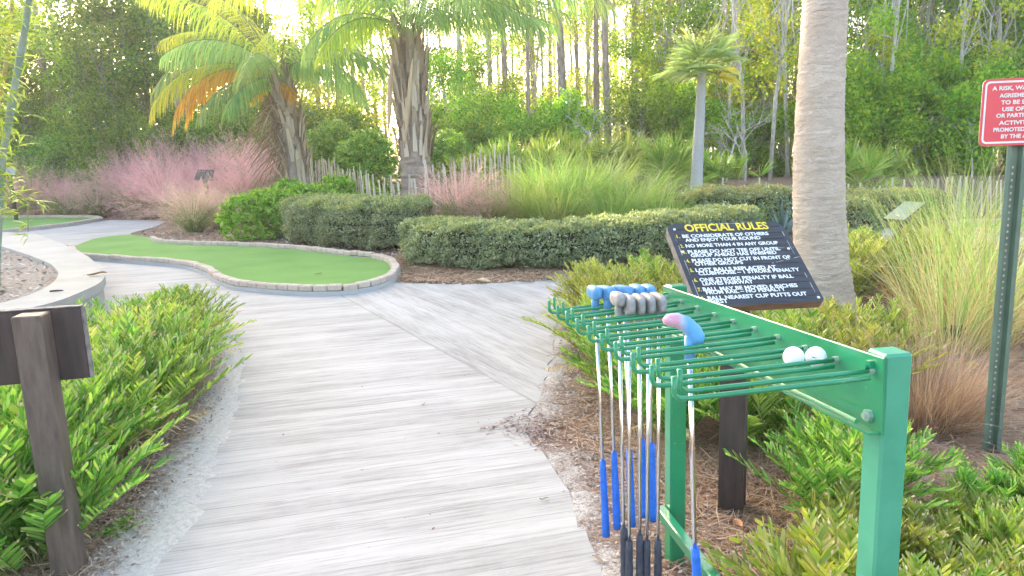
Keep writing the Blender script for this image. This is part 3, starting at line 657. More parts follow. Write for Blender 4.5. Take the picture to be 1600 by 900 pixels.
for (px, py, yo, yw, lab, kd, Lp, tl) in [
        (930, 463, 0.05, ry+.08, 'leftmost blue headed putter on the rack, hanging clear of the others', 'round', .80, (.030, 0)),
        (949, 463, 0.04, ry+.40, 'second blue headed putter from the prong tips, turned half sideways', 'round', .77, (.030, 0)),
        (975, 462, 0.03, ry+.60, 'blue headed putter behind the round grey putter head', 'round', .76, (.026, 0)),
        (997, 461, 0.03, ry+.12, 'blue headed putter behind the middle grey heads', 'round', .73, (.022, 0)),
        (1014, 461, 0.02, ry+.05, 'blue headed putter nearest the green back plate', 'round', .74, (.016, 0))]:
    putter(lab, gB, px, py, ya+yo-.06, Lp*1.05, .275, M['bluehead'], M['bluegrip'], kd, yw, tl)
yg = ya-.20
for (px, py, yo, yw, lab, kd, Lp, tl) in [
        (967, 474, .02, ry+.02, 'grey putter with its rounded head turned towards the path', 'round', .93, (.012, 0)),
        (983, 482, 0, ry-.02, 'leftmost of the narrow grey putter heads, beside the rounded one', 'bar', .95, (-.006, 0)),
        (999, 482, 0, ry-.05, 'second of the narrow grey putter heads from the path', 'bar', .93, (-.002, 0)),
        (1014, 481, 0, ry-.02, 'third of the narrow grey putter heads from the path', 'bar', .95, (-.010, 0)),
        (1030, 480, 0, ry+.05, 'narrow grey putter head closest to the back plate', 'bar', .95, (-.004, 0))]:
    putter(lab, gG, px, py, yg+yo, Lp*1.075, .27, M['greyhead'], M['darkgrip'], kd, yw, tl, .0135)
# the two coloured putter by itself, nearer: a curved banana head
m_bp, nt, bs, out = newmat('pink and blue marbled rubber'); v = objco(nt); sp = N(nt, 'ShaderNodeSeparateXYZ'); nt.links.new(v, sp.inputs[0])
nz = noise(nt, 30, 4, .6, v); w_ = math_(nt, 'MULTIPLY_ADD', nz, .02, sp.outputs[0])
c = ramp(nt, math_(nt, 'MULTIPLY_ADD', w_, 8., .5), [(.30, (.62, .30, .42)), (.40, (.40, .44, .66)), (.50, (.10, .34, .72)), (1, (.12, .38, .74))])
c = mix(nt, ramp(nt, noise(nt, 110, 3, .7, v), [(.66, (0, 0, 0)), (.70, (1, 1, 1))]), c, (.55, .68, .85)); nt.links.new(c, bs.inputs['Base Color']); bs.inputs['Roughness'].default_value = .5
yp = 1.66; p = D(1078, 545, yp)
t = thing('putter', 'putter with a curved pink and blue marbled head, nearest on the rack', 'putter', tuple(p))
m = MB(); m.tube([(0, 0, 0), (.009, 0, -.3), (.020, 0, -.64)], [.0068, .0062, .0056], 12); m.build('shaft', M['chrome'], t, True)
m = MB(); m.tube([(.017+.0045*k/2, 0, -.512-.03*k) for k in range(9)], [.0105+.0004*k+.0005*(k % 2) for k in range(9)], 14); m.build('grip', M['bluegrip'], t, True)
m = MB(); hp = 1.2*np.array([[-.054, -.012, .060], [-.045, -.010, .062], [-.028, -.004, .060], [-.008, .0, .050], [.006, 0, .036], [.013, -.004, .022], [.015, -.006, .012]])
m.tube(hp, [.009, .0175, .0215, .0235, .0245, .0235, .015], 16, squash=.8); m.tube([(.0, 0, .03), (0, 0, -.03)], [.0135, .0125], 14); m.build('head', m_bp, t, True)

# ================================================================== lettering
def text_mesh(txt, size, bold=.03):
    cu = bpy.data.curves.new('txt', 'FONT'); cu.body = txt; cu.size = size; cu.offset = bold*size*.5; cu.resolution_u = 3
    ob = bpy.data.objects.new('txt', cu); COL.objects.link(ob); bpy.context.view_layer.update()
    me = bpy.data.meshes.new_from_object(ob.evaluated_get(bpy.context.evaluated_depsgraph_get())); bpy.data.objects.remove(ob); bpy.data.curves.remove(cu)
    v = np.zeros(len(me.vertices)*3); me.vertices.foreach_get('co', v); v = v.reshape(-1, 3)
    f = [list(p.vertices) for p in me.polygons]; bpy.data.meshes.remove(me); return v, f
def letter(m, txt, size, x0, x1, y, fr, bold=.03):
    """text from x0 to x1 (None: natural width) with its base line at y; fr(x, y) -> world point"""
    v, f = text_mesh(txt, size, bold); w0, w1 = v[:, 0].min(), v[:, 0].max(); sx = 1 if x1 is None else (x1-x0)/(w1-w0)
    P = np.array([fr(x0+(q[0]-w0)*sx, y+q[1]) for q in v]); t3 = [q for q in f if len(q) == 3]; t4 = [q for q in f if len(q) == 4]; n0 = m.n
    m.v.append(P); m.n += len(P)
    for q in (t3, t4):
        if q: m.f.append((np.array(q)+n0, 0))
    for q in f:
        if len(q) > 4: m.f.append((np.array([[q[0], q[i], q[i+1]] for i in range(1, len(q)-1)])+n0, 0))

# ================================================================== official rules board
TL, TR, BR = D(1040, 351, 3.08), D(1222, 344, 3.14), D(1287, 471, 2.78); BL = TL+(BR-TR); BL = D(1090, 480, 2.70)
ex = unit((TR-TL)+(BR-BL)); ey = unit((TL-BL)+(TR-BR)); ey = unit(ey-ex*(ey@ex)); ez = np.cross(ex, ey)
BW = (np.linalg.norm(TR-TL)+np.linalg.norm(BR-BL))/2; BH = (np.linalg.norm(TL-BL)+np.linalg.norm(TR-BR))/2; BC = (TL+TR+BL+BR)/4
def BP(x, y, z=0.): return BC+ex*x+ey*y+ez*z
rs = thing('rules_sign', 'slanted black rules board with yellow heading on a dark square post', 'rules sign', (.87, 2.76, 0)); O = np.array([.87, 2.76, 0])
def rel(f): return lambda x, y: f(x, y)-O
TB = np.stack([ex, ey, ez], 1)
m_bd, nt, bs, out = newmat('black grooved board'); v = objco(nt); mp = N(nt, 'ShaderNodeMapping'); mp.inputs['Scale'].default_value = (3, 40, 40); nt.links.new(v, mp.inputs['Vector'])
n1 = noise(nt, 1., 5, .7, mp.outputs[0]); n2 = noise(nt, 14, 5, .7, v); c = ramp(nt, n1, [(.3, (.022, .024, .032)), (.7, (.055, .058, .072))]); c = mix(nt, ramp(nt, n2, [(.66, (0, 0, 0)), (.76, (.8, .8, .8))]), c, (.14, .12, .11))
nt.links.new(c, bs.inputs['Base Color']); bs.inputs['Roughness'].default_value = .5; bump(nt, bs, n1, .3, .004)
m = MB(); bt = .036; cr_ = .035
prof = [(-BW/2+cr_, BH/2), (-BW/2+.01, BH/2-.01), (-BW/2, BH/2-cr_), (-BW/2, -BH/2+.012), (-BW/2+.012, -BH/2), (BW/2-.012, -BH/2), (BW/2, -BH/2+.012), (BW/2, BH/2-cr_-.02), (BW/2-.012, BH/2-.016), (BW/2-cr_-.01, BH/2)]
nn = len(prof); Vt = [BP(x, y, 0)-O for x, y in prof]+[BP(x, y, -bt)-O for x, y in prof]
m.v.append(np.array(Vt)); m.f.append((np.array([list(range(nn))]), 0)); m.f.append((np.array([list(range(nn, 2*nn))[::-1]]), 1)); m.f += [(np.array([[i+nn, (i+1) % nn+nn, (i+1) % nn, i]]), 1 if i in (3, 4, 5) else 2) for i in range(nn)]; m.n = 2*nn
bdo = m.build('board', [m_bd, M['sign_wood'], plain('grey weathered edge', (.16, .15, .15), .8, .3, 20)], rs)
m = MB()                                        # routed plank joints and the pale worn line round the rim
for k in range(1, 13):
    y = BH/2-BH*k/13.; m.box(BP(0, y, .0008)-O, (BW-.05, .0022, .001), TB)
m.build('groove', M['post_dark'], bdo)
m = MB()
for a_, b_ in (((-BW/2+.02, BH/2-.05), (-BW/2+.02, -BH/2+.03)), ((BW/2-.022, BH/2-.07), (BW/2-.022, -BH/2+.02)), ((BW/2-.14, -.02), (BW/2-.004, .012)), ((BW/2-.11, .065), (BW/2-.006, .068)), ((-BW/2+.1, BH/2-.013), (BW/2-.15, BH/2-.008))):
    a_, b_ = np.array(a_), np.array(b_); k = 14
    for i in range(k):
        if rng.random() < .35: continue
        p, q = a_+(b_-a_)*i/k, a_+(b_-a_)*(i+1)/k; pq = q-p; nr = unit(np.array([-pq[1], pq[0]]))*rng.uniform(.0006, .0018)
        m.add([BP(*(p-nr), .0016)-O, BP(*(q-nr), .0016)-O, BP(*(q+nr), .0016)-O, BP(*(p+nr), .0016)-O], [[0, 1, 2, 3]])
m.build('worn_edge', plain('worn paint', (.40, .38, .36), .8, .3), bdo)
def tv(s): return s*3.1/(2.74+s*(3.1-2.74))
fr = rel(lambda x, y: BP(x*BW-BW/2, y, .0022))
def yb(s): return BH/2-tv(s)*BH
m = MB(); letter(m, 'OFFICIAL RULES', .062, .145, .86, yb(.098), fr, .065); m.build('heading', M['yellow'], bdo)
mn, mt = MB(), MB()
rows = [('1.', .17, 'BE CONSIDERATE OF OTHERS', .098, .83), (None, .218, 'AND ENJOY YOUR ROUND', .108, .745), ('2.', .286, 'NO MORE THAN 4 IN ANY GROUP', .094, .87), ('3.', .358, 'PLEASE DO NOT TEE OFF UNTIL', .092, .86), (None, .402, 'GROUP AHEAD HAS FINISHED', .103, .815),
        ('4.', .464, 'PLEASE DO NOT CUT IN FRONT OF', .096, .91), (None, .506, 'OTHER GROUPS', .108, .50), ('5.', .578, 'LOST BALLS REPLACED AT', .094, .75), (None, .620, 'CLUBHOUSE \u2013 1 STROKE PENALTY', .106, .93), ('6.', .697, 'ONE STROKE PENALTY IF BALL', .094, .85), (None, .743, 'LEAVES FAIRWAY', .104, .51),
        ('7.', .812, 'BALL MAY BE MOVED 6 INCHES', .09, .845), (None, .852, 'FROM RAIL \u2013 NO PENALTY', .104, .735), ('8.', .920, 'BALL NEAREST CUP PUTTS OUT', .10, .885), (None, .964, 'FIRST', .112, .245)]
for num, s, tx, x0, x1 in rows:
    letter(mt, tx, .0265, x0, x1, yb(s), fr, .075)
    if num: letter(mn, num, .0265, .05, .078, yb(s), fr, .06)
mt.build('lettering', M['white'], bdo); mn.build('numerals', M['yellow'], bdo)
m = MB(); rz_ = np.array(Matrix.Rotation(R(-24), 3, 'Z')); V = []
for zz in (0, 1):
    for sx, sy in ((-1, -1), (1, -1), (1, 1), (-1, 1)):
        q = rz_ @ np.array([sx*.049, sy*.049, 0]); w_ = O+q; pb = BP(0, 0, -bt-.003); zt_ = pb[2]-(ez[0]*(w_[0]-pb[0])+ez[1]*(w_[1]-pb[1]))/ez[2]; V.append([q[0], q[1], -.08 if zz == 0 else min(zt_, .90)])
m.add(V, [[0, 1, 5, 4], [1, 2, 6, 5], [2, 3, 7, 6], [3, 0, 4, 7], [4, 5, 6, 7]])
m.build('post', M['post_dark'], rs)
for x, y in ((-BW/2+.03, BH/2-.035), (-BW/2+.025, BH/2-.17), (BW/2-.02, -BH/2+.02), (BW/2-.035, .06)):
    m = MB(); m.tube([BP(x, y, 0)-O, BP(x, y, .003)-O], .006, 8); m.build('screw', M['white'], bdo)

# ================================================================== red notice on a U channel post
O = np.array([2.245, 3.19, 0]); rn = thing('red_notice', 'red metal notice with a white border on a perforated green post', 'notice sign', tuple(O))
SL = D(1532.5, 176, 3.2); SZ0, SZ1 = D(1528, 229, 3.2)[2], D(1537, 124, 3.2)[2]; SH = SZ1-SZ0; SW = .46
yaw = R(-6); sx_ = np.array([math.cos(yaw), math.sin(yaw), 0]); sn = np.array([math.sin(yaw), -math.cos(yaw), 0]); SC = np.array([SL[0], SL[1], (SZ0+SZ1)/2])+sx_*SW/2
def SP(x, y, z=0.): return SC+sx_*x+np.array([0, 0, 1.])*y+sn*z-O
def rrect(w, h, r, k=6):
    out = []
    for cx, cy, a0 in ((w/2-r, h/2-r, 0), (-w/2+r, h/2-r, 90), (-w/2+r, -h/2+r, 180), (w/2-r, -h/2+r, 270)):
        for i in range(k+1): a = R(a0+90*i/k); out.append((cx+r*math.cos(a), cy+r*math.sin(a)))
    return out
m = MB(); pr = rrect(SW, SH, .026); nn = len(pr); m.v.append(np.array([SP(x, y, 0) for x, y in pr]+[SP(x, y, -.003) for x, y in pr])); m.n = 2*nn
m.f += [(np.array([list(range(nn))]), 0), (np.array([list(range(nn, 2*nn))[::-1]]), 1), (np.array([[i+nn, (i+1) % nn+nn, (i+1) % nn, i] for i in range(nn)]), 1)]
pan = m.build('panel', [M['red'], M['zinc']], rn)
m = MB(); a_, b_ = rrect(SW-.020, SH-.020, .020), rrect(SW-.036, SH-.036, .014); nn = len(a_)
m.add([SP(x, y, .0015) for x, y in a_]+[SP(x, y, .0015) for x, y in b_], [[i, (i+1) % nn, (i+1) % nn+nn, i+nn] for i in range(nn)]); m.build('border', M['white'], pan)
m = MB(); sc_ = .00041
for tx, yz, off in (('A RISK, WAIVER', 210, 93), ('AGREEMENT', 285, 170), ('TO BE SIGNED', 355, 191), ('USE OF THE', 425, 207), ('OR PARTICIPATE', 490, 152), ('ACTIVITIES', 565, 184), ('PROMOTED,', 635, 135), ('BY THE ASSOCIATION', 705, 216)):
    x0 = -SW/2+off*sc_; y = SH/2-(yz+18-110)*sc_
    letter(m, tx, .0232, x0, x0+len(tx)*.0148*(.94 if len(tx) > 12 else 1), y, lambda x, y: SP(x, y, .0025), .07)
m.build('lettering', M['white'], pan)
m = MB(); pw_ = .082; prof = [(-pw_/2, -.004), (-pw_/2+.018, -.004), (-.016, -.028), (.016, -.028), (pw_/2-.018, -.004), (pw_/2, -.004)]
back = [(x, z-.004) for x, z in prof[::-1]]; ring = prof+back; z0, z1 = -.1, float(SP(0, SH/2-.03)[2])
V = np.array([[x*math.cos(yaw)+z*sn[0], x*math.sin(yaw)+z*sn[1], zz] for zz in (z0, z1) for x, z in ring]); nn = len(ring)
m.add(V, [[i, (i+1) % nn, (i+1) % nn+nn, i+nn] for i in range(nn)]); po = m.build('post', M['ugreen'], rn)
po.location = tuple(sx_*(-.022)+np.array([0, 0, 0]))
m = MB(); 
for k in range(46):
    z = .06+k*.0285; q = sx_*(-.024)+sn*(-.0275)
    a8 = np.linspace(0, 2*np.pi, 9)[:-1]; m.add([sx_*(-.0+.0048*math.cos(x))+sn*(-.0272)+np.array([0, 0, z+.0062*math.sin(x)]) for x in a8], [list(range(8))])
m.build('punched_holes', M['hole'], po)

# ================================================================== the back of a sign at the left
O = np.array([-1.655, 2.44, 0]); sg = thing('wooden_sign', 'back of a low wooden sign with dark boards on a grey brown post', 'wooden sign', tuple(O))
yaw = R(12); Mz = np.array(Matrix.Rotation(yaw, 3, 'Z')); zt = float(D(60, 492, 2.42)[2])
m = MB(); m.box((0, 0, zt/2-.05), (.092, .092, zt+.1), Mz, .005); m.build('post', M['post_brown'], sg)
m = MB(); bz = zt-.125; m.box(Mz @ np.array([-.09, .046+.018, 0])+np.array([0, 0, bz]), (.46, .032, .262), Mz, .004); bd = m.build('board', M['post_dark'], sg)
m = MB(); m.box(Mz @ np.array([-.09, .046+.018, 0])+np.array([0, 0, bz+.1325]), (.462, .034, .004), Mz, .001); m.box(Mz @ np.array([.1425, .064, 0])+np.array([0, 0, bz-.002]), (.005, .033, .258), Mz, .001); m.build('peeling_edge', plain('peeling grey paint', (.17, .15, .145), .8, .45, 25), bd)
# small slanted information boards further off
def slant(name, label, pts, thick=.03, mats=('paleboard', 'post_dark'), marks=True):
    P = [D(*p) for p in pts]; c = sum(P)/4; gz = float(H(c[0], c[1])); O = np.array([c[0], c[1], gz]); t = thing(name, label, 'hole sign', tuple(O))
    e1 = unit(P[1]-P[0]); e2 = unit(P[3]-P[0]); n_ = unit(np.cross(e1, e2)); n_ = n_ if n_[2] > 0 else -n_
    m = MB(); V = [p-O for p in P]+[p-O-n_*thick for p in P]; m.add(V, [[0, 1, 2, 3]], 0); m.add(V, [[7, 6, 5, 4], [0, 4, 5, 1], [1, 5, 6, 2], [2, 6, 7, 3], [3, 7, 4, 0]], 1); b = m.build('board', [M[mats[0]], M[mats[1]]], t)
    if marks:
        m = MB()
        for (u, v, a, h) in ((.62, .72, .3, .10), (.3, .2, .28, .07)):
            q = lambda x, y: P[0]+(P[1]-P[0])*x+(P[3]-P[0])*y+n_*.002-O
            m.add([q(u, v), q(u+a, v), q(u+a, v+h), q(u, v+h)], [[0, 1, 2, 3]])
        m.build('emblem', M['yellow'], b)
    m = MB(); hh = c[2]-gz-thick; m.box((0, 0, hh/2-.03), (.09, .09, hh+.06), None, .004); m.build('post', M['post_dark'], t); return t
slant('hole_sign', 'sun bleached slanted hole sign among the tall grasses by the right path', [(1380, 341, 9.0), (1412, 344, 8.85), (1447, 316, 9.35), (1413, 315, 9.5)])
slant('hole_sign', 'dark slanted hole sign half hidden in the pink grass', [(303, 280, 19.6), (332, 281, 19.6), (335, 265, 20.0), (309, 265, 20.0)], .04, ('post_dark', 'paleboard'), False)
slant('hole_sign', 'pale slanted hole sign at the far end of the pink grass', [(2, 272, 24), (24, 274, 24), (25, 261, 24.4), (5, 262, 24.4)], .04, ('paleboard', 'post_dark'), False)

# ================================================================== odd leaves and bits
def curled_leaf(name, label, loc, L, W, rz, mat, curl=.5, cat='leaf'):
    u = np.linspace(-1, 1, 9); w = np.linspace(-1, 1, 5); V = []
    for a in u:
        for b in w:
            ww = W*(1-abs(a)**1.8)*.5; V.append([a*L/2, b*ww, .004+curl*L*.28*abs(b)**1.5*(1-a*a*.5)+.05*L*math.sin(a*2.5)+L*.06])
    f = [[i*5+j, (i+1)*5+j, (i+1)*5+j+1, i*5+j+1] for i in range(8) for j in range(4)]
    m = MB(); m.add(V, f); m.tube([(-L/2, 0, .004+L*.06), (-L*.72, .01, .01)], .0025, 5); o = m.build(name, mat, smooth=True); o.location = loc; o.rotation_euler = (0, 0, rz); return tag(o, label, cat)
curled_leaf('dry_leaf', 'big curled tan leaf on the path in front of the long hedge', (*g0(755, 446)[:2], .02), .19, .15, 2.9, M['leaftan'], .8)
curled_leaf('dry_leaf', 'brown dry leaf on the planter wall corner', (*g0(152, 431, .36)[:2], .362), .2, .10, .2, M['leafdry'], .4)
curled_leaf('dry_leaf', 'yellow brown leaf lying on the path below the hanging grips', (*g0(934, 884)[:2], .02), .055, .016, 2.3, M['leafdry'], .3)
curled_leaf('dry_leaf', 'small brown leaf on the planks left of the blue grips', (*g0(852, 788)[:2], .02), .03, .014, .4, M['leafdry'], .4)
curled_leaf('dry_leaf', 'pale curled leaf in the middle of the plank path', (*g0(664, 637)[:2], .02), .03, .016, 1.2, M['leaftan'], .5)
curled_leaf('dry_leaf', 'brown leaf lying on the artificial turf near its brick rim', (*g0(498, 429, .062)[:2], .064), .10, .03, 0.1, M['leafdry'], .3)
curled_leaf('dry_leaf', 'orange leaf on the pine straw before the rules post', (*g0(1152, 830)[:2], .025), .06, .035, 1.9, plain('orange leaf', (.55, .26, .12), .7, .2), .5)
m = MB(); p = g0(88, 456, .36); m.tube([(-.06, 0, .0), (0, .005, .004), (.06, .012, .002)], [.008, .009, .006], 6); o = m.build('twig', M['post_dark']); o.location = (p[0], p[1], .368); tag(o, 'short dark twig lying on the planter wall cap', 'twig')
p = G(1442, 540); m = MB(); m.box((0, 0, .04), (.2, .10, .08), Matrix.Rotation(.5, 3, 'Z') @ Matrix.Rotation(.25, 3, 'X'), .008); o = m.build('broken_brick', M['brickred']); o.location = p; tag(o, 'broken terracotta brick at the foot of the tall grass', 'brick')
p = G(1492, 548); m = MB(); m.box((0, 0, .08), (.14, .12, .16), Matrix.Rotation(.7, 3, 'Z') @ Matrix.Rotation(-.2, 3, 'X'), .015); m.box((0, 0, .165), (.16, .14, .02), Matrix.Rotation(.7, 3, 'Z') @ Matrix.Rotation(-.2, 3, 'X'), .006); o = m.build('angular_block', M['darkgreen']); o.location = p; tag(o, 'dark green angular block in the tall grass behind the rack', 'block')  # dark angular block of unknown use

# ================================================================== big palm trunk (right)
def bark_palm(name, pal):
    m, nt, bs, out = newmat(name); v = objco(nt); sp = N(nt, 'ShaderNodeSeparateXYZ'); nt.links.new(v, sp.inputs[0])
    mp = N(nt, 'ShaderNodeMapping'); mp.inputs['Scale'].default_value = (10, 10, 26); nt.links.new(v, mp.inputs['Vector'])
    n1 = noise(nt, 1., 6, .72, mp.outputs[0], 1.7); n2 = noise(nt, 3, 5, .6, v); n3 = noise(nt, 55, 4, .7, v)
    c = ramp(nt, n1, [(.25, pal[0]), (.5, pal[1]), (.75, pal[2])]); c = mix(nt, .35, c, ramp(nt, n2, [(.3, pal[0]), (.7, pal[2])])); c = mix(nt, ramp(nt, n3, [(.6, (0, 0, 0)), (.8, (.6, .6, .6))]), c, pal[0])
    nt.links.new(c, bs.inputs['Base Color']); bs.inputs['Roughness'].default_value = .95; bs.inputs['Specular IOR Level'].default_value = .15
    bump(nt, bs, math_(nt, 'ADD', n1, math_(nt, 'MULTIPLY', n3, .5)), .9, .025); return m
M['palmtrunk'] = bark_palm('ringed palm bark', ((.40, .31, .25), (.64, .53, .45), (.77, .67, .58)))
M['paletrunk'] = bark_palm('pale smooth palm bark', ((.36, .35, .35), (.46, .46, .46), (.55, .55, .55)))
M['palmbase'] = bark_palm('scarred palm bark', ((.22, .16, .13), (.36, .29, .25), (.50, .43, .38)))
def trunk(pts, rad, nseg=28, sub=60, ring=.01, jit=.008):
    pts = np.asarray(pts, float); t = np.linspace(0, 1, len(pts)); tt = np.linspace(0, 1, sub)
    P = np.stack([np.interp(tt, t, pts[:, i]) for i in range(3)], 1); Rr = np.interp(tt, t, rad)*(1+rng.normal(0, ring, sub)); m = MB(); m.tube(P, Rr, nseg, jit=jit); return m
bx = D(1299, 535, 5.55); bz = float(H(bx[0], bx[1])); bx = np.array([bx[0], bx[1], 0])
ptk = []; prd = []
for (xl, xr, y) in ((1238, 1352, 532), (1239, 1338, 480), (1239, 1327, 410), (1238, 1321, 330), (1239, 1319, 260), (1243, 1318, 180), (1248, 1320, 100), (1254, 1323, 20), (1257, 1325, -40)):
    q = D((xl+xr)/2, y, 5.55); ptk.append(q); prd.append((xr-xl)/2*5.55/F*.93)
ptk[0][2] = -.06; ptk.append(ptk[-1]+(ptk[-1]-ptk[-4])*2.2); prd.append(prd[-1]*.95)
t = thing('palm_tree', 'tall palm with a thick bare ringed trunk behind the rules board', 'palm tree', tuple(bx))
trunk(np.array(ptk)-bx, prd, 40, 260, .009, .012).build('trunk', M['palmtrunk'], t, True)
m = MB(); cb = ptk[-1]-bx
for i in range(26): fan(m, cb, rng.uniform(0, 6.28), rng.uniform(.2, 2.0), .9, .9, 22, 2.2, .025)
m.build('crown', [M['fan'], M['rachis']], t)

# ================================================================== two feather palms
def boots(m, base, top, r0, r1, n, L=.5, w=.07, flare=.35):
    base = np.asarray(base, float); top = np.asarray(top, float); axs = unit(top-base); k = 0
    s = np.sort(rng.random(n)); az = np.arange(n)*2.4+rng.normal(0, .2, n)
    side = np.array([1., 0, 0]); e1 = unit(np.cross(axs, np.array([0, 1., 0]))); e2 = np.cross(axs, e1)
    rd = np.cos(az)[:, None]*e1+np.sin(az)[:, None]*e2; tang = -np.sin(az)[:, None]*e1+np.cos(az)[:, None]*e2
    rad = (r0+(r1-r0)*s)[:, None]; P0 = base+(top-base)*s[:, None]+rd*rad*.9; LL = L*rng.uniform(.5, 1.25, n)[:, None]; fl = flare*rng.uniform(.1, 1.2, (n, 1))
    Q = np.stack([P0, P0+axs*LL*.45+rd*LL*.12*fl, P0+axs*LL*.85+rd*LL*.35*fl, P0+axs*LL+rd*LL*.6*fl+tang*LL*rng.normal(0, .1, (n, 1))], 1)
    m.ribbons(Q, w*np.array([1.1, .9, .6, .12])[None]*rng.uniform(.6, 1.2, (n, 1)), unit(tang+rd*rng.normal(0, .25, (n, 1))))
def feather_palm(label, loc, crown, r0, fronds, boot_n, spathes=(), wide=1., skirt=0):
    loc = np.asarray(loc, float); t = thing('palm_tree', label, 'palm tree', tuple(loc), 0, None); c = np.asarray(crown)-loc
    knee = c*.30; trunk([(0, 0, -.15), knee*.5, knee, c*.7, c], [r0*1.08, r0, r0*.98, r0*.8, r0*.5], 22, 70, .03, .03).build('trunk', M['palmbase'], t, True)
    m = MB(); boots(m, knee*.95, c*1.0, r0*1.15, r0*1.05, boot_n, .7, .06, .55*wide); boots(m, knee*.7, c*.85, r0*1.2, r0*1.2, boot_n//2, .6, .034, .8*wide); m.build('old_leaf_bases', M['boot'], t)
    if skirt:
        m = MB(); n = skirt; az = rng.uniform(2.2, 4.6, n); b = c*rng.uniform(.45, .95, n)[:, None]+np.stack([np.cos(az), np.sin(az), np.zeros(n)], -1)*r0*.8
        P = curve_pts(rng.uniform(1.7, 2.6, n), az+rng.normal(0, .3, n), rng.uniform(.5, 1.5, n), 5, rng.uniform(.3, .9, n), b); m.ribbons(P, np.array([.9, 1, .9, .6, .1])[None]*rng.uniform(.006, .022, (n, 1)), unit(rng.normal(size=(n, 3)))); m.build('dead_leaf_skirt', M['fibre'], t)
    for fr_ in fronds:
        az, th, L, bend, mat = fr_[:5]; ll = fr_[5] if len(fr_) > 5 else .62; m = MB(); b = c+np.array([math.cos(az), math.sin(az), 0])*.06+np.array([0, 0, rng.uniform(-.1, .1)])
        frond(m, b, az, th, L, bend, 74, ll*1.1, .013, 1.5, .55, .14, 0, 1, .022, .25, 12); m.build('frond', [M[mat], M['rachis']], t)
    for (p0, p1, w) in spathes:
        p0, p1 = np.asarray(p0)-loc, np.asarray(p1)-loc; m = MB(); s = np.linspace(0, 1, 9)[:, None]; P = p0+(p1-p0)*s+np.array([0, -.04, 0])*np.sin(np.pi*s); m.tube(P, w*np.sin(np.pi*np.clip(s[:, 0]*.93+.05, 0, 1))**.8+.004, 10, squash=.45); m.build('spathe', M['spathe'], t, True)
    return t
ya_ = 15.5; ca = D(636, 52, ya_); ba = G(652, 311); ba = np.array([D(652, 300, ya_)[0], ya_, 0]); ba[2] = H(ba[0], ba[1])
fa = []
for i in range(11):
    az = i*2.399; th = .15+1.0*(i/11)**.9; fa.append((az, th*.8, rng.uniform(3.8, 4.6), rng.uniform(1.3, 1.8), 'frond_y' if (math.cos(az) < -.3 and rng.random() < .4) else 'frond', rng.uniform(.85, 1.1)))
fa += [(-.35, 1.2, 3.2, .85, 'frond', .9), (-.15, .7, 4.6, 1.6, 'frond', 1.2), (3.3, .55, 4.2, 1.7, 'frond_y', 1.25), (3.9, 1.0, 2.6, 1.6, 'frond', 1.0), (2.9, .45, 4.4, 1.6, 'frond_y', 1.25), (4.4, .7, 3.4, 1.7, 'frond', 1.2), (-1.2, 1.0, 2.6, 1.4, 'frond', .9), (-2.2, 1.1, 2.6, 1.5, 'frond_y', .9), (-.8, .7, 3.6, 1.5, 'frond', 1.), (.15, .9, 3.6, 1.2, 'frond', 1.05), (-.5, .95, 3.4, 1.5, 'frond', 1.0)]
feather_palm('shaggy feather palm with two hanging woody spathes, rising behind the picket fence', ba, ca, .33, fa, 130,
             [(D(612, 92, ya_-1.15), D(607, 208, ya_-1.2), .10), (D(645, 92, ya_-1.15), D(633, 226, ya_-1.2), .095)], 1.)
yb_ = 17.2; cb_ = D(436, 122, yb_); bb = np.array([D(474, 300, yb_)[0], yb_, 0]); bb[2] = H(bb[0], bb[1])
fb = []
for i in range(9):
    az = i*2.399+.5; th = .15+1.0*(i/9)**.9; fb.append((az, th, rng.uniform(2.4, 2.9), rng.uniform(1.2, 1.7), 'frond_y' if math.cos(az) < -.55 and rng.random() < .3 else 'frond', .9))
fb += [(3.35, .85, 3.3, 1.9, 'frond_y', .95), (3.1, .7, 3.4, 1.9, 'frond', 1.0), (3.5, 1.05, 2.9, 1.9, 'frond_o', .8), (3.42, 1.15, 2.6, 1.8, 'frond_o', .7), (-.2, .75, 3.2, 1.85, 'frond', 1.0), (-.5, 1.0, 2.8, 1.7, 'frond', .9), (.2, .6, 3.2, 1.7, 'frond', .95), (3.9, 1.35, 2.2, 1.3, 'frond', .8), (4.2, 1.5, 1.8, 1.1, 'frond', .8), (2.6, .3, 3.3, 1.0, 'frond_y', 1.0), (3.3, .35, 3.5, 1.2, 'frond_y', 1.05), (2.9, .5, 3.4, 1.4, 'frond_y', 1.), (-.9, 1.7, .9, .9, 'frond_o', .4), (3.9, 1.8, .8, .8, 'frond_o', .4)]
feather_palm('leaning feather palm with an orange dying frond, behind the pink grass', bb, cb_, .28, fb, 110, (), 1.5, 150)

# ---- small fan palm
yc_ = 15.6; cc = D(1097, 108, yc_); bc = np.array([D(1086, 300, yc_)[0], yc_, 0]); bc[2] = H(bc[0], bc[1])
t = thing('palm_tree', 'slender fan palm with a smooth pale trunk, behind the clipped hedge', 'palm tree', tuple(bc)); c = cc-bc
trunk([(0, 0, -.1), c*.3, c*.65, c*1.0], [.155, .125, .105, .085], 20, 70, .01, .006).build('trunk', M['paletrunk'], t, True)
for i in range(22):
    az = i*2.399; th = .1+1.7*(i/22)**.8; m = MB(); old = i in (18, 21); fan(m, c+np.array([0, 0, -.05+.1*rng.random()]), az, th, rng.uniform(.34, .5), rng.uniform(.52, .68), 24, 1.9, .024, droop=.4, cup=.2)
    m.build('fan_leaf', [M['fan_old' if old else 'fan'], M['rachis']], t)

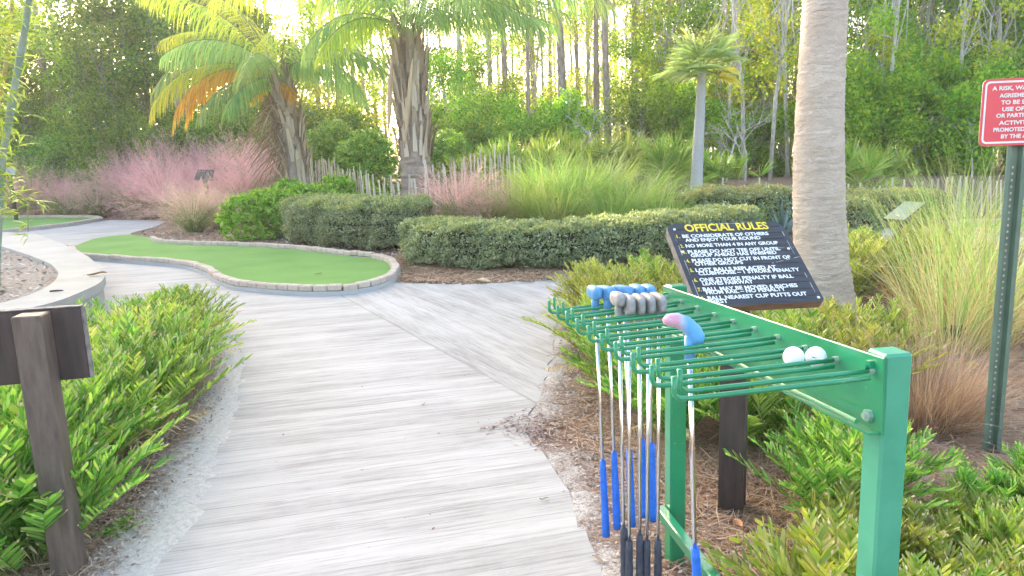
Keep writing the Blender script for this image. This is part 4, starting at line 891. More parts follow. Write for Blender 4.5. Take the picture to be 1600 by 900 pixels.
# ================================================================== cycads (clipped mounds with feather leaves)
def cycad_mesh(seed, tall=.5, rad=.42, nf=64, mat='cycad', cutp=.3, ll=.115, lw=.0085, npair=22):
    global rng; old = rng; rng = np.random.default_rng(seed); m = MB()
    for i in range(nf):
        az = rng.uniform(0, 6.283); k = rng.random(); th = .03+.78*k; L = rng.uniform(.85, 1.1)*math.hypot(tall*(1-.3*k), rad*k)*1.2; r = rad*.25*math.sqrt(rng.random()); a2 = rng.uniform(0, 6.28)
        frond(m, (r*math.cos(a2), r*math.sin(a2), -.02), az, th, L, rng.uniform(.15, .65), npair, ll, lw, .12, .95, .22, 0, 1, .0035, .5, 7, (2, cutp*1.0), .3, .2)
    for i in range(3): frond(m, (0, 0, .02), rng.uniform(0, 6.283), rng.uniform(.9, 1.3), rng.uniform(.45, .62), rng.uniform(.3, .7), 14, ll*.8, lw*.6, .5, .75, .28, 3, 3, .003, .1, 6, None, .3, .3)
    me = m.mesh('cycad', [M[mat], M['stalk'], M['cut'], M['straw']]); rng = old; return me
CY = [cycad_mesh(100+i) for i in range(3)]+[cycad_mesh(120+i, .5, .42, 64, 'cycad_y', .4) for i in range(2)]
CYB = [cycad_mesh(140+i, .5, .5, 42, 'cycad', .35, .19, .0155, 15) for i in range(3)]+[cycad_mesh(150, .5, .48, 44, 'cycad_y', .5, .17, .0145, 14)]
def cycads(spots, meshes, label, group, sc=(.85, 1.15)):
    for x, y in spots:
        i = rng.integers(len(meshes)); plant('cycad_clump', label, 'cycad', [('fronds', meshes[i])], on(x+rng.normal(0, .05), y+rng.normal(0, .05)), rng.uniform(0, 6.28), rng.uniform(*sc), group)
cycads([(-2.95, 6.35), (-3.15, 6.1), (-2.75, 5.85), (-2.95, 5.5)], CY[:3], 'far cycad clump on the left of the path, by the planter wall corner', 'cycad clumps left of the path', (.8, .92))
cycads([(-2.6, 5.2), (-3.05, 5.0), (-3.5, 4.75), (-2.5, 4.65), (-2.95, 4.35), (-3.4, 4.1), (-2.45, 4.1)], CY[:3]+CY[:3]+CY[3:4], 'middle cycad clump on the left of the path, right of the wooden sign', 'cycad clumps left of the path')
cycads([(-2.4, 3.6), (-2.8, 3.6), (-2.3, 3.1), (-2.75, 3.05), (-2.1, 2.72), (-2.5, 2.55), (-2.2, 2.3), (-2.4, 2.9), (-2.0, 2.85), (-1.95, 2.5), (-2.12, 3.3), (-2.22, 3.75), (-2.3, 4.0), (-2.35, 4.45), (-2.45, 4.9)], CY[:3], 'near cycad clump around the post of the wooden sign', 'cycad clumps left of the path', (.9, 1.1))
cycads([(.85, 6.9), (1.3, 7.0), (1.75, 7.1), (.75, 6.4), (1.2, 6.4), (1.65, 6.4), (.72, 5.8), (1.15, 5.8), (1.6, 5.7), (.68, 5.2), (1.1, 5.1), (1.5, 4.9)], CY[3:5]+CY[3:5]+CY[:1], 'yellow green clipped cycad clump beside the path, behind the putter heads', 'cycad clumps behind the rack', (.8, 1.0))
cycads([(.66, 4.6), (1.05, 4.4), (.72, 4.1), (1.1, 3.8), (.82, 3.6), (1.2, 3.35)], CY[:3], 'green cycad clump seen through the hanging putter shafts', 'cycad clumps behind the rack', (.75, .95))
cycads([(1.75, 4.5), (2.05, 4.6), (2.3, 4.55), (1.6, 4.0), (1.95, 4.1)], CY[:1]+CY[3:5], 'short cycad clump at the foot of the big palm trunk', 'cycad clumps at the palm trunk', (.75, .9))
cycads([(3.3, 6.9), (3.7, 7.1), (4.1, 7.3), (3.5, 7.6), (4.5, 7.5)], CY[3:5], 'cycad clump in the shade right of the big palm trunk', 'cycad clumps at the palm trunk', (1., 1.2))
cycads([(1.2, 2.58), (1.42, 2.75)], CY[1:3]+CY[3:4], 'green cycad with arching fronds beside the rules sign post', 'cycads under the rack', (.72, .8))
cycads([(1.08, 2.22), (.93, 2.0), (1.02, 1.72)], CYB[2:], 'cycad with cut cream leaf tips between the rack posts', 'cycads under the rack', (.52, .6))
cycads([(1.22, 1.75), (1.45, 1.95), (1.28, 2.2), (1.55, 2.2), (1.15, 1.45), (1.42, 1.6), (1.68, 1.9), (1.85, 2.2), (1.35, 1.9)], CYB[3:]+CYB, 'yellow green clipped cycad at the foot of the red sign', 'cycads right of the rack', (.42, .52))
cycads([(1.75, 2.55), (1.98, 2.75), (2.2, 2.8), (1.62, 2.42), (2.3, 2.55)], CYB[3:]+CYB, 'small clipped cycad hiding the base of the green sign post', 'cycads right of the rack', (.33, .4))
# a few tiny weeds
m = MB(); 
for i in range(9): frond(m, (0, 0, 0), rng.uniform(0, 6.28), rng.uniform(.5, 1.2), rng.uniform(.06, .1), .4, 5, .035, .006, .2, .5, .2, 0, 1, .0015, .2, 4)
me = m.mesh('weed', [M['cycad'], M['stalk']])
for px, py in ((205, 715), (220, 725), (172, 752), (190, 838), (168, 838)):
    q = G(px, py); plant('weed', 'tiny green weed on the sand left of the path', 'weed', [('leaves', me)], tuple(q), rng.uniform(0, 6), rng.uniform(.6, 1.1), 'weeds left of the path')

# ================================================================== clipped hedges
def hedge(label, line, w, h, n, mat='hedge', leaf=(.044, .021), top=True, zoff=0., cat='hedge'):
    line = densify(np.asarray(line, float), .08, 0, False); c = line.mean(0); z0 = float(H(c[0], c[1])); t = thing('clipped_hedge', label, cat, (c[0], c[1], z0+zoff)); s = line-c; k = len(s)
    zz = H(line[:, 0], line[:, 1])-z0; tg = unit(np.gradient(s, axis=0)); nn = np.c_[-tg[:, 1], tg[:, 0]]; seg = np.concatenate([[0], np.cumsum(np.linalg.norm(np.diff(s, axis=0), axis=1))]); Ltot = seg[-1]
    def place(u, a, r, nrm=False):              # u along, a angle round the section, r 0..1
        f = np.interp(u, seg, np.arange(k)); i = np.minimum(f.astype(int), k-2); q = (f-i)[:, None]; p = s[i]*(1-q)+s[i+1]*q; n_ = unit(nn[i]*(1-q)+nn[i+1]*q); zb = np.interp(u, seg, zz)
        ca, sa = np.cos(a), np.sin(a); sq = lambda v: np.sign(v)*np.abs(v)**.55
        endt = np.clip(np.minimum(u, Ltot-u)/(w*.5), 0, 1); taper = np.sqrt(np.clip(1-(1-endt)**2, .02, 1))
        wob = 1+.06*np.sin(u*5.3+a*3)+.05*np.sin(u*11.+2*a)+.04*np.sin(u*2.1)+.045*np.sin(u*23+5*a)+.03*np.sin(u*37-7*a)
        X = p+n_*(sq(ca)*w/2*r*wob*(.35+.65*taper))[:, None]; Zh = zb+.06+(h-.06)*(.5+.5*sq(sa)*r*wob*(.75+.25*taper))
        return np.c_[X, Zh]
    lay = [('foliage', mat, n, (-np.pi/2-.3, np.pi*1.5-.3))]+([('top_leaves', 'hedge_top', n//3, (.55, np.pi-.55))] if top else [])
    for nm, mt_, cnt, ar in lay:
        u = rng.uniform(0, Ltot, cnt); ag = np.linspace(ar[0], ar[1], 2000); sq_ = lambda v: np.sign(v)*np.abs(v)**.55; cl = np.concatenate([[0], np.cumsum(np.hypot(np.diff(sq_(np.cos(ag))*w/2), np.diff(sq_(np.sin(ag))*h/2)))]); a = np.interp(rng.uniform(0, cl[-1], cnt), cl, ag); ncl = max(60, cnt//16); cid = rng.integers(0, ncl, cnt); cu_ = rng.uniform(0, Ltot, ncl); ca_ = np.interp(rng.uniform(0, cl[-1], ncl), cl, ag); cr0 = 1.0-.20*rng.random(ncl)**1.4+rng.normal(0, .035, ncl); own = rng.random(cnt) < .8
        u = np.where(own, np.clip(cu_[cid]+rng.normal(0, .028, cnt), 0, Ltot), u); a = np.where(own, ca_[cid]+rng.normal(0, .055, cnt), a); r = np.where(own, cr0[cid]+rng.normal(0, .05, cnt), 1-.25*rng.random(cnt))+(.03 if nm != 'foliage' else 0)
        P = place(u, a, r); Pc = place(u, a, r*.6); o_ = unit(P-Pc); ad = unit(rng.normal(size=(cnt, 3))*.9+o_*.6+np.array([0, 0, .4])); nr = unit(rng.normal(size=(cnt, 3))*.7+o_*.6+np.array([0, 0, .3])); b = unit(np.cross(nr, ad)); sc = rng.uniform(.65, 1.3, cnt)
        m = MB(); m.rhombs(P, ad, b, leaf[0]*sc, leaf[1]*sc); m.build(nm, M[mt_], t)
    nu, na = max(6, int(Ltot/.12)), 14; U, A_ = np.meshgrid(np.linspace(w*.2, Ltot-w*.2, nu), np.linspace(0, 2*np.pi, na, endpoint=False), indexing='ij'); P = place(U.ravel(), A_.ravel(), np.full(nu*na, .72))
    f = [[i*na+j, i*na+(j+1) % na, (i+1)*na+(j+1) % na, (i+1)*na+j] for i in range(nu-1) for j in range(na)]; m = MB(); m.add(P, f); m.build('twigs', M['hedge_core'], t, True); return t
hedge('rounded clipped hedge between the glossy shrub and the long low hedge', [(-4.1, 14.5), (-3.3, 13.7), (-2.5, 12.9), (-1.8, 12.5), (-1.3, 12.4)], 1.35, .84, 80000)
hedge('long low clipped hedge curving in front of the tall green grasses', [(-1.35, 11.0), (-.95, 10.4), (-.3, 9.85), (.45, 9.6), (1.3, 9.75), (2.1, 10.2), (3.0, 10.9), (3.7, 11.6)], 1.0, .62, 110000)
hedge('short clipped hedge left of the big trunk, below the slender fan palm', [(3.0, 12.8), (3.9, 12.9), (5.4, 13.4)], 1.3, .80, 32000, leaf=(.045, .024))
hedge('wide flat clipped hedge right of the big palm trunk', [(5.9, 13.3), (6.8, 13.6), (8.3, 14.0)], 1.5, .62, 34000, leaf=(.045, .024))
hedge('grey leaved clipped bush standing against the big trunk by the right path', [(4.75, 10.9), (5.15, 11.0), (5.6, 11.2)], .8, .66, 16000)
# leafy shrub with whorls of glossy leaves
def whorl_shrub(name, label, loc, blobs, nw, ll, lw, mat, group=None, k=9):
    m = MB(); blobs = np.asarray(blobs, float); wt = blobs[:, 3]**2; idx = rng.choice(len(blobs), nw, p=wt/wt.sum()); d = unit(rng.normal(size=(nw, 3))+np.array([0, -.2, .35])); C = blobs[idx, :3]+d*(blobs[idx, 3]*rng.uniform(.7, 1.08, nw))[:, None]
    C = C[C[:, 2] > .03]; d = d[:len(C)]; nw = len(C); d = unit(d+np.array([0, 0, .5])); e1 = unit(np.cross(d, np.array([.3, .9, .1]))); e2 = np.cross(d, e1)
    for j in range(k):
        a = j*2.399+rng.normal(0, .2, nw); rd = np.cos(a)[:, None]*e1+np.sin(a)[:, None]*e2; dirs = unit(rd*rng.uniform(.5, 1.1, (nw, 1))+d*.75); L = ll*rng.uniform(.7, 1.2, nw)[:, None]
        P = np.stack([C, C+dirs*L*.5, C+unit(dirs-np.array([0, 0, .25]))*L], 1); m.ribbons(P, lw*np.array([.4, 1, .2])[None]*np.ones((nw, 1)), unit(np.cross(dirs, d)))
    t = thing(name, label, 'shrub', tuple(loc), 0, group); m.build('foliage', M[mat], t); m = MB()
    for b in blobs: m.tube([(b[0]*.2, b[1]*.2, -.05), (b[0]*.6, b[1]*.6, b[2]*.5), b[:3]], [.03, .02, .01], 6)
    m.build('stems', M['bark'], t); return t
q = np.array([-4.75, 15.6]); whorl_shrub('glossy_shrub', 'bright green glossy shrub between the pink grass and the clipped hedge', on(*q, -.05), [(-.75, -.5, .45, .5), (0, -.4, .5, .55), (.7, .1, .55, .55), (1.5, .7, .6, .5), (-.1, .5, .7, .5), (.9, .8, .75, .5), (-.55, .1, .55, .5), (.4, -.2, .62, .5), (1.9, .9, .45, .4)], 2300, .12, .016, 'pitto')
sh_lo = [(0, 0, .9, .8), (.7, .2, .7, .6), (-.7, .1, .8, .6), (.1, .1, 1.6, .6), (-.4, 0, 1.3, .6), (.5, 0, 1.3, .5)]
for (px, y, lab, sc) in ((520, 21, 'feathery bright green shrub behind the left end of the picket fence', .95), (575, 20, 'light green shrub between the palm trunk and the picket fence', .8), (700, 20, 'yellow green shrub right of the shaggy palm trunk', .75)):
    p = D(px, 300, y); whorl_shrub('leafy_shrub', lab, on(p[0], y), [(a*sc, b*sc, c*sc, r*sc) for a, b, c, r in sh_lo], 1500, .12, .014, 'pitto')
p = D(647, 310, 14.9); whorl_shrub('leafy_shrub', 'tiny lime green shrub at the foot of the shaggy palm', on(p[0], 14.4), [(0, 0, .2, .22), (.2, 0, .16, .18)], 180, .10, .014, 'pitto')

# ================================================================== grasses
def grass_mesh(seed, specs):
    global rng; old = rng; rng = np.random.default_rng(seed); m = MB(); mats = []
    for (mt_, n, r, L, w, lean, bend) in specs:
        if mt_ not in mats: mats.append(mt_)
        blades(m, n, r, L, w, lean, bend, 5, mats.index(mt_))
    me = m.mesh('grass', [M[x] for x in mats]); rng = old; return me
def plume_mesh(seed, n, zr, r, mt_='plume', size=(.10, .0035)):
    global rng; old = rng; rng = np.random.default_rng(seed); m = MB()
    az = rng.uniform(0, 6.283, n); th = np.abs(rng.normal(0, .55, n)); L = rng.uniform(*zr, n)*rng.uniform(.85, 1.15, n); P = curve_pts(th, az, L, 6, rng.uniform(.3, 1.3, n), np.zeros((n, 3))); m.ribbons(P[:, 2:], np.full((n, 4), .0014), unit(rng.normal(size=(n, 3))))
    for k in range(26):                       # fine side hairs of the flower head
        t = rng.uniform(.58, 1., n)*5; i = np.minimum(t.astype(int), 4); f = (t-i)[:, None]; j = np.arange(n); b = P[j, i]*(1-f)+P[j, i+1]*f; T = unit(P[j, i+1]-P[j, i])
        d = unit(T+rng.normal(0, .65, (n, 3))); l = size[0]*rng.uniform(.5, 1.4, (n, 1)); m.rhombs(b+d*l*.5, d, unit(np.cross(d, rng.normal(size=(n, 3)))), l[:, 0], size[1])
    me = m.mesh('plume', M[mt_]); rng = old; return me
GM = [grass_mesh(200+i, [('muhly', 600, .16, (.5, 1.1), .006, (.5, .3), (.4, 1.2)), ('straw', 120, .18, (.4, .8), .004, (.7, .3), (.5, 1.2))]) for i in range(2)]
PL = [plume_mesh(210+i, 330, (1.0, 1.45), .2) for i in range(2)]+[plume_mesh(215, 330, (.95, 1.35), .2, 'plume_tan')]
mu = [(50, 300, 26.2, 1.0), (95, 300, 25.4, 1.0), (150, 300, 24.6, 1.05), (205, 300, 24.2, 1.1), (255, 300, 23.5, 1.15), (120, 300, 27.2, 1.05), (180, 300, 26.8, 1.15), (235, 300, 26, 1.25), (285, 300, 25.4, 1.4), (330, 300, 24.5, 1.25), (375, 300, 23, 1.1), (410, 300, 21, .95), (305, 300, 21.8, 1.0), (262, 300, 22.3, .9), (225, 300, 23.2, .85), (380, 300, 20.2, .9), (20, 300, 27, 1.0), (70, 300, 28, 1.0), (340, 300, 20.5, 1.0)]
for i, (px, py, y, sc) in enumerate(mu):
    x = D(px, py, y)[0]; plant('muhly_clump', 'pink plumed muhly grass clump in the wide bank at the far bend of the path', 'ornamental grass', [('blades', GM[i % 2]), ('plumes', PL[i % 3 if i in (2, 7, 10, 12) else i % 2])], on(x, y, -.02), rng.uniform(0, 6.28), (sc*1.05, sc*1.05, sc*rng.uniform(1.2, 1.6)), 'pink grass bank')
plant('muhly_clump', 'pale pink muhly grass clump at the path corner, left of the glossy shrub', 'ornamental grass', [('blades', GM[0]), ('plumes', PL[2])], on(D(303, 360, 17.6)[0], 17.6, -.02), 1., (.95, .95, 1.15))
plant('muhly_clump', 'tan pink muhly grass clump just behind the path corner clump', 'ornamental grass', [('blades', GM[1]), ('plumes', PL[2])], on(D(345, 340, 18.4)[0], 18.4, -.02), 2., .95)
plant('muhly_clump', 'small pink muhly clump behind the hedge, below the pickets', 'ornamental grass', [('blades', GM[1]), ('plumes', PL[0])], on(D(720, 340, 13.4)[0], 13.4, -.02), 2., .95)
plant('muhly_clump', 'faded pink muhly clump leaning on the tall green grass', 'ornamental grass', [('blades', GM[0]), ('plumes', PL[2])], on(D(762, 340, 13.0)[0], 13.0, -.02), .4, .82)
CG = [grass_mesh(230+i, [('cord_far', 420, .34, (.8, 1.6), .008, (.3, .22), (.5, 1.4)), ('cord', 220, .36, (.6, 1.3), .008, (.4, .25), (.6, 1.4)), ('straw', 170, .36, (.4, .9), .007, (.5, .3), (.5, 1.3))]) for i in range(3)]
for i, (px, y, sc) in enumerate(((815, 13.1, .9), (865, 12.6, .95), (900, 13.6, 1.05), (950, 12.6, .9), (985, 13.2, 1.05), (1025, 12.7, .9), (855, 14.2, 1.0), (940, 14.4, 1.0), (1160, 12.3, .6), (1120, 13.6, .7))):
    lab = 'tall green cord grass clump behind the long low hedge' if i < 8 else 'small pale cord grass tuft on the hedge below the fan palm'
    plant('cord_grass_clump', lab, 'ornamental grass', [('blades', CG[i % 3])], on(D(px, 340, y)[0], y, -.02), rng.uniform(0, 6), sc, 'cord grass behind the hedge')
RG = [grass_mesh(240+i, [('cord_r', 80, .22, (.7, 1.75), .0038, (.22, .2), (.3, 1.8)), ('straw', 150, .22, (.3, 1.15), .0034, (.2, .17), (.3, 1.5)), ('drybrown', 160, .2, (.3, .6), .0025, (.4, .3), (.4, 1.)), ('cord_far', 60, .1, (1.3, 1.9), .003, (.25, .12), (.3, .9))]) for i in range(3)]
for i, (x, y, sc, lab) in enumerate(((3.1, 5.0, .92, 'tan and green tall grass clump right behind the broken brick'), (3.5, 5.2, .95, 'tall grass clump beside the green sign post'), (3.45, 5.9, .95, 'tall grass clump arching over the shaded cycads'), (3.9, 5.7, 1.0, 'tall grass clump seen past the red sign'), (4.1, 6.6, 1.0, 'tall grass clump in front of the right path'), (4.6, 7.4, 1.0, 'tall grass clump nearest the turf on the right'), (5.3, 8.3, .9, 'tall grass clump around the bleached hole sign'))):
    plant('tall_grass_clump', lab, 'ornamental grass', [('blades', RG[i % 3])], on(x, y, -.02), rng.uniform(0, 6), sc, 'tall grasses by the red sign')
DG = grass_mesh(250, [('redbrown', 1500, .16, (.22, .5), .0017, (.45, .35), (.2, .9)), ('drybrown', 350, .16, (.2, .48), .0015, (.4, .3), (.2, .8))])
plant('dry_grass_tuft', 'dry brown cut down grass tuft behind the near rack post', 'ornamental grass', [('blades', DG)], on(2.14, 3.62, -.02), 0, 1.25)
m = MB(); n = 500; blades(m, n, .55, (.18, .45), .0016, (1.45, .12), (0, .3), 4); o = m.build('grass_stubble', M['drybrown']); o.location = on(2.12, 3.6, .01); tag(o, 'dead grass stems lying round the dry tuft', 'dead grass', None, 'stuff')

# saw palmettos
def palmetto_mesh(seed, n=22):
    global rng; old = rng; rng = np.random.default_rng(seed); m = MB()
    for i in range(n): fan(m, (rng.normal(0, .15), rng.normal(0, .15), 0), rng.uniform(0, 6.28), abs(rng.normal(.1, .5)), rng.uniform(.5, .9), rng.uniform(.45, .65), 20, 1.7, .020, droop=.12, cup=.5)
    me = m.mesh('palmetto', [M['palmetto'], M['rachis']]); rng = old; return me
PM = [palmetto_mesh(260+i) for i in range(3)]
for i, (px, y, sc) in enumerate(((735, 18.6, .95), (775, 18, 1.1), (815, 18.3, 1.1), (860, 17.2, 1.15), (905, 18, 1.2), (950, 17.3, 1.15), (995, 17.8, 1.2), (1030, 17, 1.1), (1065, 18, 1.0), (1130, 18, .9), (1330, 17.4, 1.25), (1375, 18.2, 1.0), (700, 21, .8), (545, 22, .8))):
    lab = 'saw palmetto with fan leaves in the row behind the tall green grasses' if i < 10 else ('saw palmetto with broad fans just right of the big trunk, behind the pickets' if i in (10, 11) else 'small saw palmetto behind the left picket fence')
    x = D(px, 300, y)[0]; plant('saw_palmetto', lab, 'palmetto', [('fan_leaves', PM[i % 3])], on(x, y, -.02), rng.uniform(0, 6), sc, 'saw palmettos along the wood')
m = MB()
for i in range(26): P_ = curve_pts(np.array([rng.uniform(.2, 1.3)]), np.array([rng.uniform(0, 6.28)]), np.array([rng.uniform(.35, .5)]), 4, np.array([.2]), np.zeros((1, 3))); m.ribbons(P_, np.array([[.016, .02, .013, .002]]), unit(rng.normal(size=(1, 3))))
t = thing('agave', 'small blue grey spiky agave left of the big trunk on the hedge line', 'agave', on(D(1222, 330, 12.4)[0], 12.4, .0)); t.scale = (1.7, 1.7, 1.7); m.build('leaves', plain('blue grey leaf', (.22, .32, .30), .5, .1), t)

# ================================================================== sand fences
def fence(name, label, line, hts, step, tall, seed, w=.038):
    r = np.random.default_rng(seed); line = densify(np.asarray(line, float), .05, 0, False); seg = np.concatenate([[0], np.cumsum(np.linalg.norm(np.diff(line, axis=0), axis=1))]); c = line[0]; O = np.array(on(*c)); t = thing(name, label, 'picket fence', tuple(O)); tot = seg[-1]; s = 0.; ks = []; wire = []
    base = []
    for v_ in range(5):
        m = MB(); hh = 1.; m.box((0, 0, .5), (w*r.uniform(.8, 1.2), .012, 1.), None, .003); base.append(m.mesh('picket', M['picket']))
    n = 0
    while s < tot and n < 100:
        p = np.array([np.interp(s, seg, line[:, 0]), np.interp(s, seg, line[:, 1])]); z = float(H(*p)); h = np.interp(s/tot, np.linspace(0, 1, len(hts)), hts)*r.uniform(.88, 1.08)
        if r.random() < tall: h *= 1.22
        q = np.interp(min(s+.1, tot), seg, line[:, 0])-p[0], np.interp(min(s+.1, tot), seg, line[:, 1])-p[1]; o = part('picket', base[n % 5], t); o.location = (p[0]-O[0], p[1]-O[1], z-O[2]-.08); o.rotation_euler = (r.normal(0, .035), r.normal(0, .05), math.atan2(q[1], q[0]) if abs(q[0])+abs(q[1]) > 1e-6 else 0); o.scale = (1, 1, h+.08); s += step*r.uniform(.75, 1.3); n += 1; wire.append((p, z, h))
    m = MB()
    for k in (.35, .72): m.tube([(p[0]-O[0], p[1]-O[1]-.01, z-O[2]+k*.9) for p, z, h in wire], .004, 4)
    m.build('wire', M['wire'], t); return t
def gl(px, y): return (D(px, 300, y)[0], y)
fence('sand_fence', 'weathered picket fence with leaning pale slats in front of the shaggy palm', [gl(480, 19.6), gl(510, 18.6), gl(545, 17.2), gl(562, 16.0), gl(585, 14.9), gl(615, 14.5), gl(660, 14.5), gl(700, 14.9), gl(745, 15.6), gl(775, 16.4), gl(820, 17)], [1.15, 1.12, 1.0, .85, .92, .98, .92, .86, .92, 1.0, .95], .098, .12, 5)
fence('sand_fence', 'far picket fence running from the fan palm past the big trunk to the red sign', [gl(1105, 15.4), gl(1180, 15.2), gl(1260, 15.2), gl(1330, 15.2), gl(1400, 15.0), gl(1440, 14.8), gl(1490, 14.7), gl(1560, 14.9), gl(1640, 15.3)], [.72, .70, .70, .72, .70, .86, .76, .74, .78], .125, .06, 6)

# ================================================================== bamboo at the left edge
BB = np.array([-5.55, 7.7, .3]); t = thing('bamboo', 'blue green bamboo with yellow green leaves at the planter edge', 'bamboo', tuple(BB))
def cane(pts, r, mat):
    P = np.asarray(pts, float)-BB; k = 24; tt = np.linspace(0, 1, len(P)); q = np.linspace(0, 1, k); Q = np.stack([np.interp(q, tt, P[:, i]) for i in range(3)], 1); m = MB(); m.tube(Q, [r*(1.0 if i % 4 else 1.16)*(1-.3*i/k) for i in range(k)], 12); m.build('cane', M[mat], t, True); return Q
c1 = cane([BB, D(2, 262, 7.5), D(22, 140, 7.4), D(40, 40, 7.3), D(52, -60, 7.2), D(75, -300, 7.0)], .034, 'cane')
c2 = cane([BB+np.array([-.25, .3, 0]), D(-14, 220, 7.8), D(8, 110, 7.7), D(16, 40, 7.7), D(28, -80, 7.6)], .02, 'cane_y')
c3 = cane([BB+np.array([-.5, -.1, 0]), D(-60, 200, 7.4), D(-50, 0, 7.3), D(-30, -200, 7.2)], .03, 'cane')
m = MB(); ms = MB()
def spray(c, n, L=.16, w=.011, spread=.12, dirn=None):
    c = np.asarray(c, float)-BB; az = rng.uniform(0, 6.28, n) if dirn is None else dirn+rng.normal(0, .7, n); P = curve_pts(rng.uniform(1.0, 2.1, n), az, rng.uniform(.6, 1.2, n)*L, 4, rng.uniform(.2, .8, n), c+rng.normal(0, spread, (n, 3))*.5); m.ribbons(P, w*np.array([.35, 1, .7, .08])[None]*np.ones((n, 1)), unit(np.stack([-np.sin(az), np.cos(az), rng.normal(0, .4, n)], -1)))
for i in range(120):
    px, py = rng.uniform(-70, 62), rng.uniform(-120, 330); 
    if px > 20+40*max(0, (150-py)/150) and py > 20: px -= 45
    q = D(px, py, rng.uniform(7.0, 7.9)); spray(q, 12, .2, .012, .14); ms.tube([q-BB, (q+np.array([-.15, .05, .25])-BB)], .003, 4, cap=False)
br = [D(-10, 255, 7.3), D(20, 300, 7.1), D(43, 322, 7.0), D(44, 362, 6.95)]; ms.tube([p-BB for p in br], .006, 5, cap=False)
for px, py, dr in ((30, 306, 2.6), (46, 312, .1), (60, 318, 0.), (26, 333, 3.4), (40, 352, 2.6), (44, 366, 4.), (12, 312, 3.), (8, 330, 3.2)): spray(D(px, py, 7.0), 9, .14, .010, .03, dr)
m.f += [(f+m.n, 1) for f, k in ms.f]; m.v += ms.v; m.n += ms.n; m.build('foliage', [M['bamboo'], M['stalk']], t)

# ================================================================== the wood behind
def tree_meshes(seed, blobs, n, L, W, mat, th=3., r0=.09, bark='bark', lean=.3, twist=.25, shell=.35):
    global rng; old = rng; rng = np.random.default_rng(seed); m = MB(); leafcloud(m, n, blobs, L, W, .35, shell); cr_ = m.mesh('crown', M[mat]); m = MB(); top = np.array([rng.normal(0, lean), rng.normal(0, lean), th])
    m.tube([(0, 0, -.2), top*.35+rng.normal(0, .08, 3), top*.7+rng.normal(0, .1, 3), top], [r0*1.2, r0, r0*.8, r0*.5], 8)
    for b in blobs:
        s = rng.uniform(.35, 1.); p0 = top*s; p1 = np.array(b[:3]); mid = (p0+p1)/2+rng.normal(0, twist, 3)+np.array([0, 0, -.15]); m.tube([p0, mid, p1], [r0*.4, r0*.25, r0*.08], 5, cap=False)
    tr = m.mesh('trunk', M[bark], True); rng = old; return cr_, tr
def blob_set(seed, n, z0, z1, wid, rr, bell=1.):
    r = np.random.default_rng(seed); out = []
    for i in range(n):
        z = z0+(z1-z0)*r.random()**.85; f = (z-z0)/(z1-z0); w = wid*(1-.55*f**1.5)*(.6+.4*min(1, f*4)); a = r.uniform(0, 6.28); q = w*math.sqrt(r.random()); out.append((q*math.cos(a), q*math.sin(a), z, r.uniform(*rr)))
    return out
TK = {'oak': [tree_meshes(300+i, blob_set(400+i, 34, 1.0, 9.5, 2.6, (.6, 1.15)), 15000, .15, .085, 'oak', 6.5, .11) for i in range(3)],
      'light': [tree_meshes(310+i, blob_set(410+i, 28, 1.4, 8.5, 2.4, (.5, 1.0)), 9000, .15, .085, 'maple', 6.0, .08, 'palebark') for i in range(3)],
      'gold': [tree_meshes(320+i, blob_set(420+i, 22, 1.6, 7.5, 2.2, (.4, .9)), 5200, .14, .08, 'gold', 5.5, .07, 'palebark') for i in range(2)],
      'thin': [tree_meshes(360+i, blob_set(460+i, 22, 2.5, 11.5, 2.2, (.35, .8)), 3300, .16, .09, ('maple', 'gold')[i % 2], 9.5, .07, 'palebark') for i in range(3)],
      'bush': [tree_meshes(330+i, blob_set(430+i, 18, .3, 2.9, 1.7, (.45, .8)), 7500, .13, .075, 'oak', 2.0, .05) for i in range(2)],
      'lbush': [tree_meshes(340+i, blob_set(440+i, 16, .3, 3.0, 1.6, (.4, .75)), 6000, .13, .075, 'maple', 2.0, .05, 'palebark') for i in range(2)]}
def bare_mesh(seed):
    global rng; old = rng; rng = np.random.default_rng(seed); m = MB()
    def br(p, d, L, r, k):
        q = p+d*L*.5+rng.normal(0, .06, 3)*L; e = q+unit(d+rng.normal(0, .25, 3))*L*.5; m.tube([p, q, e], [r, r*.8, r*.55], 5, cap=False)
        if k: 
            for _ in range(3): br(p+(e-p)*rng.uniform(.4, 1.), unit(d+rng.normal(0, .65, 3)), L*rng.uniform(.5, .75), r*.5, k-1)
    br(np.zeros(3), np.array([.1, 0, 1.]), 1.7, .035, 4); me = m.mesh('bare_shrub', M['palebark'], True); rng = old; return me
BARE = [bare_mesh(350), bare_mesh(351)]
LAB = {'thin': ('wood_tree', 'sparse backlit tree of the wood', 'tree'), 'oak': ('wood_tree', 'dense dark tree of the wood', 'tree'), 'light': ('wood_tree', 'light green broadleaf tree of the wood', 'tree'), 'gold': ('wood_tree', 'thin golden backlit tree of the wood', 'tree'), 'bush': ('wood_shrub', 'dark green shrub under the wood', 'shrub'), 'lbush': ('wood_shrub', 'light green shrub under the wood', 'shrub')}
def wood(kind, px, y, sc, extra=''):
    nm, lb, ct = LAB[kind]; ms_ = TK[kind]; cr_, tr = ms_[rng.integers(len(ms_))]; x = D(px, 260, y)[0]
    side = ', left of the leaning palm' if px < 430 else (', between the two feather palms' if px < 600 else (', in the gap right of the shaggy palm' if px < 1060 else (', between the fan palm and the big trunk' if px < 1245 else ', right of the big palm trunk')))
    sc3 = (sc*rng.uniform(.9, 1.1), sc*rng.uniform(.9, 1.1), sc*rng.uniform(.9, 1.15)); plant(nm, lb+side, ct, [('crown', cr_), ('trunk', tr)], on(x, y, -.05), rng.uniform(0, 6.28), sc3, ct+'s of the wood behind')
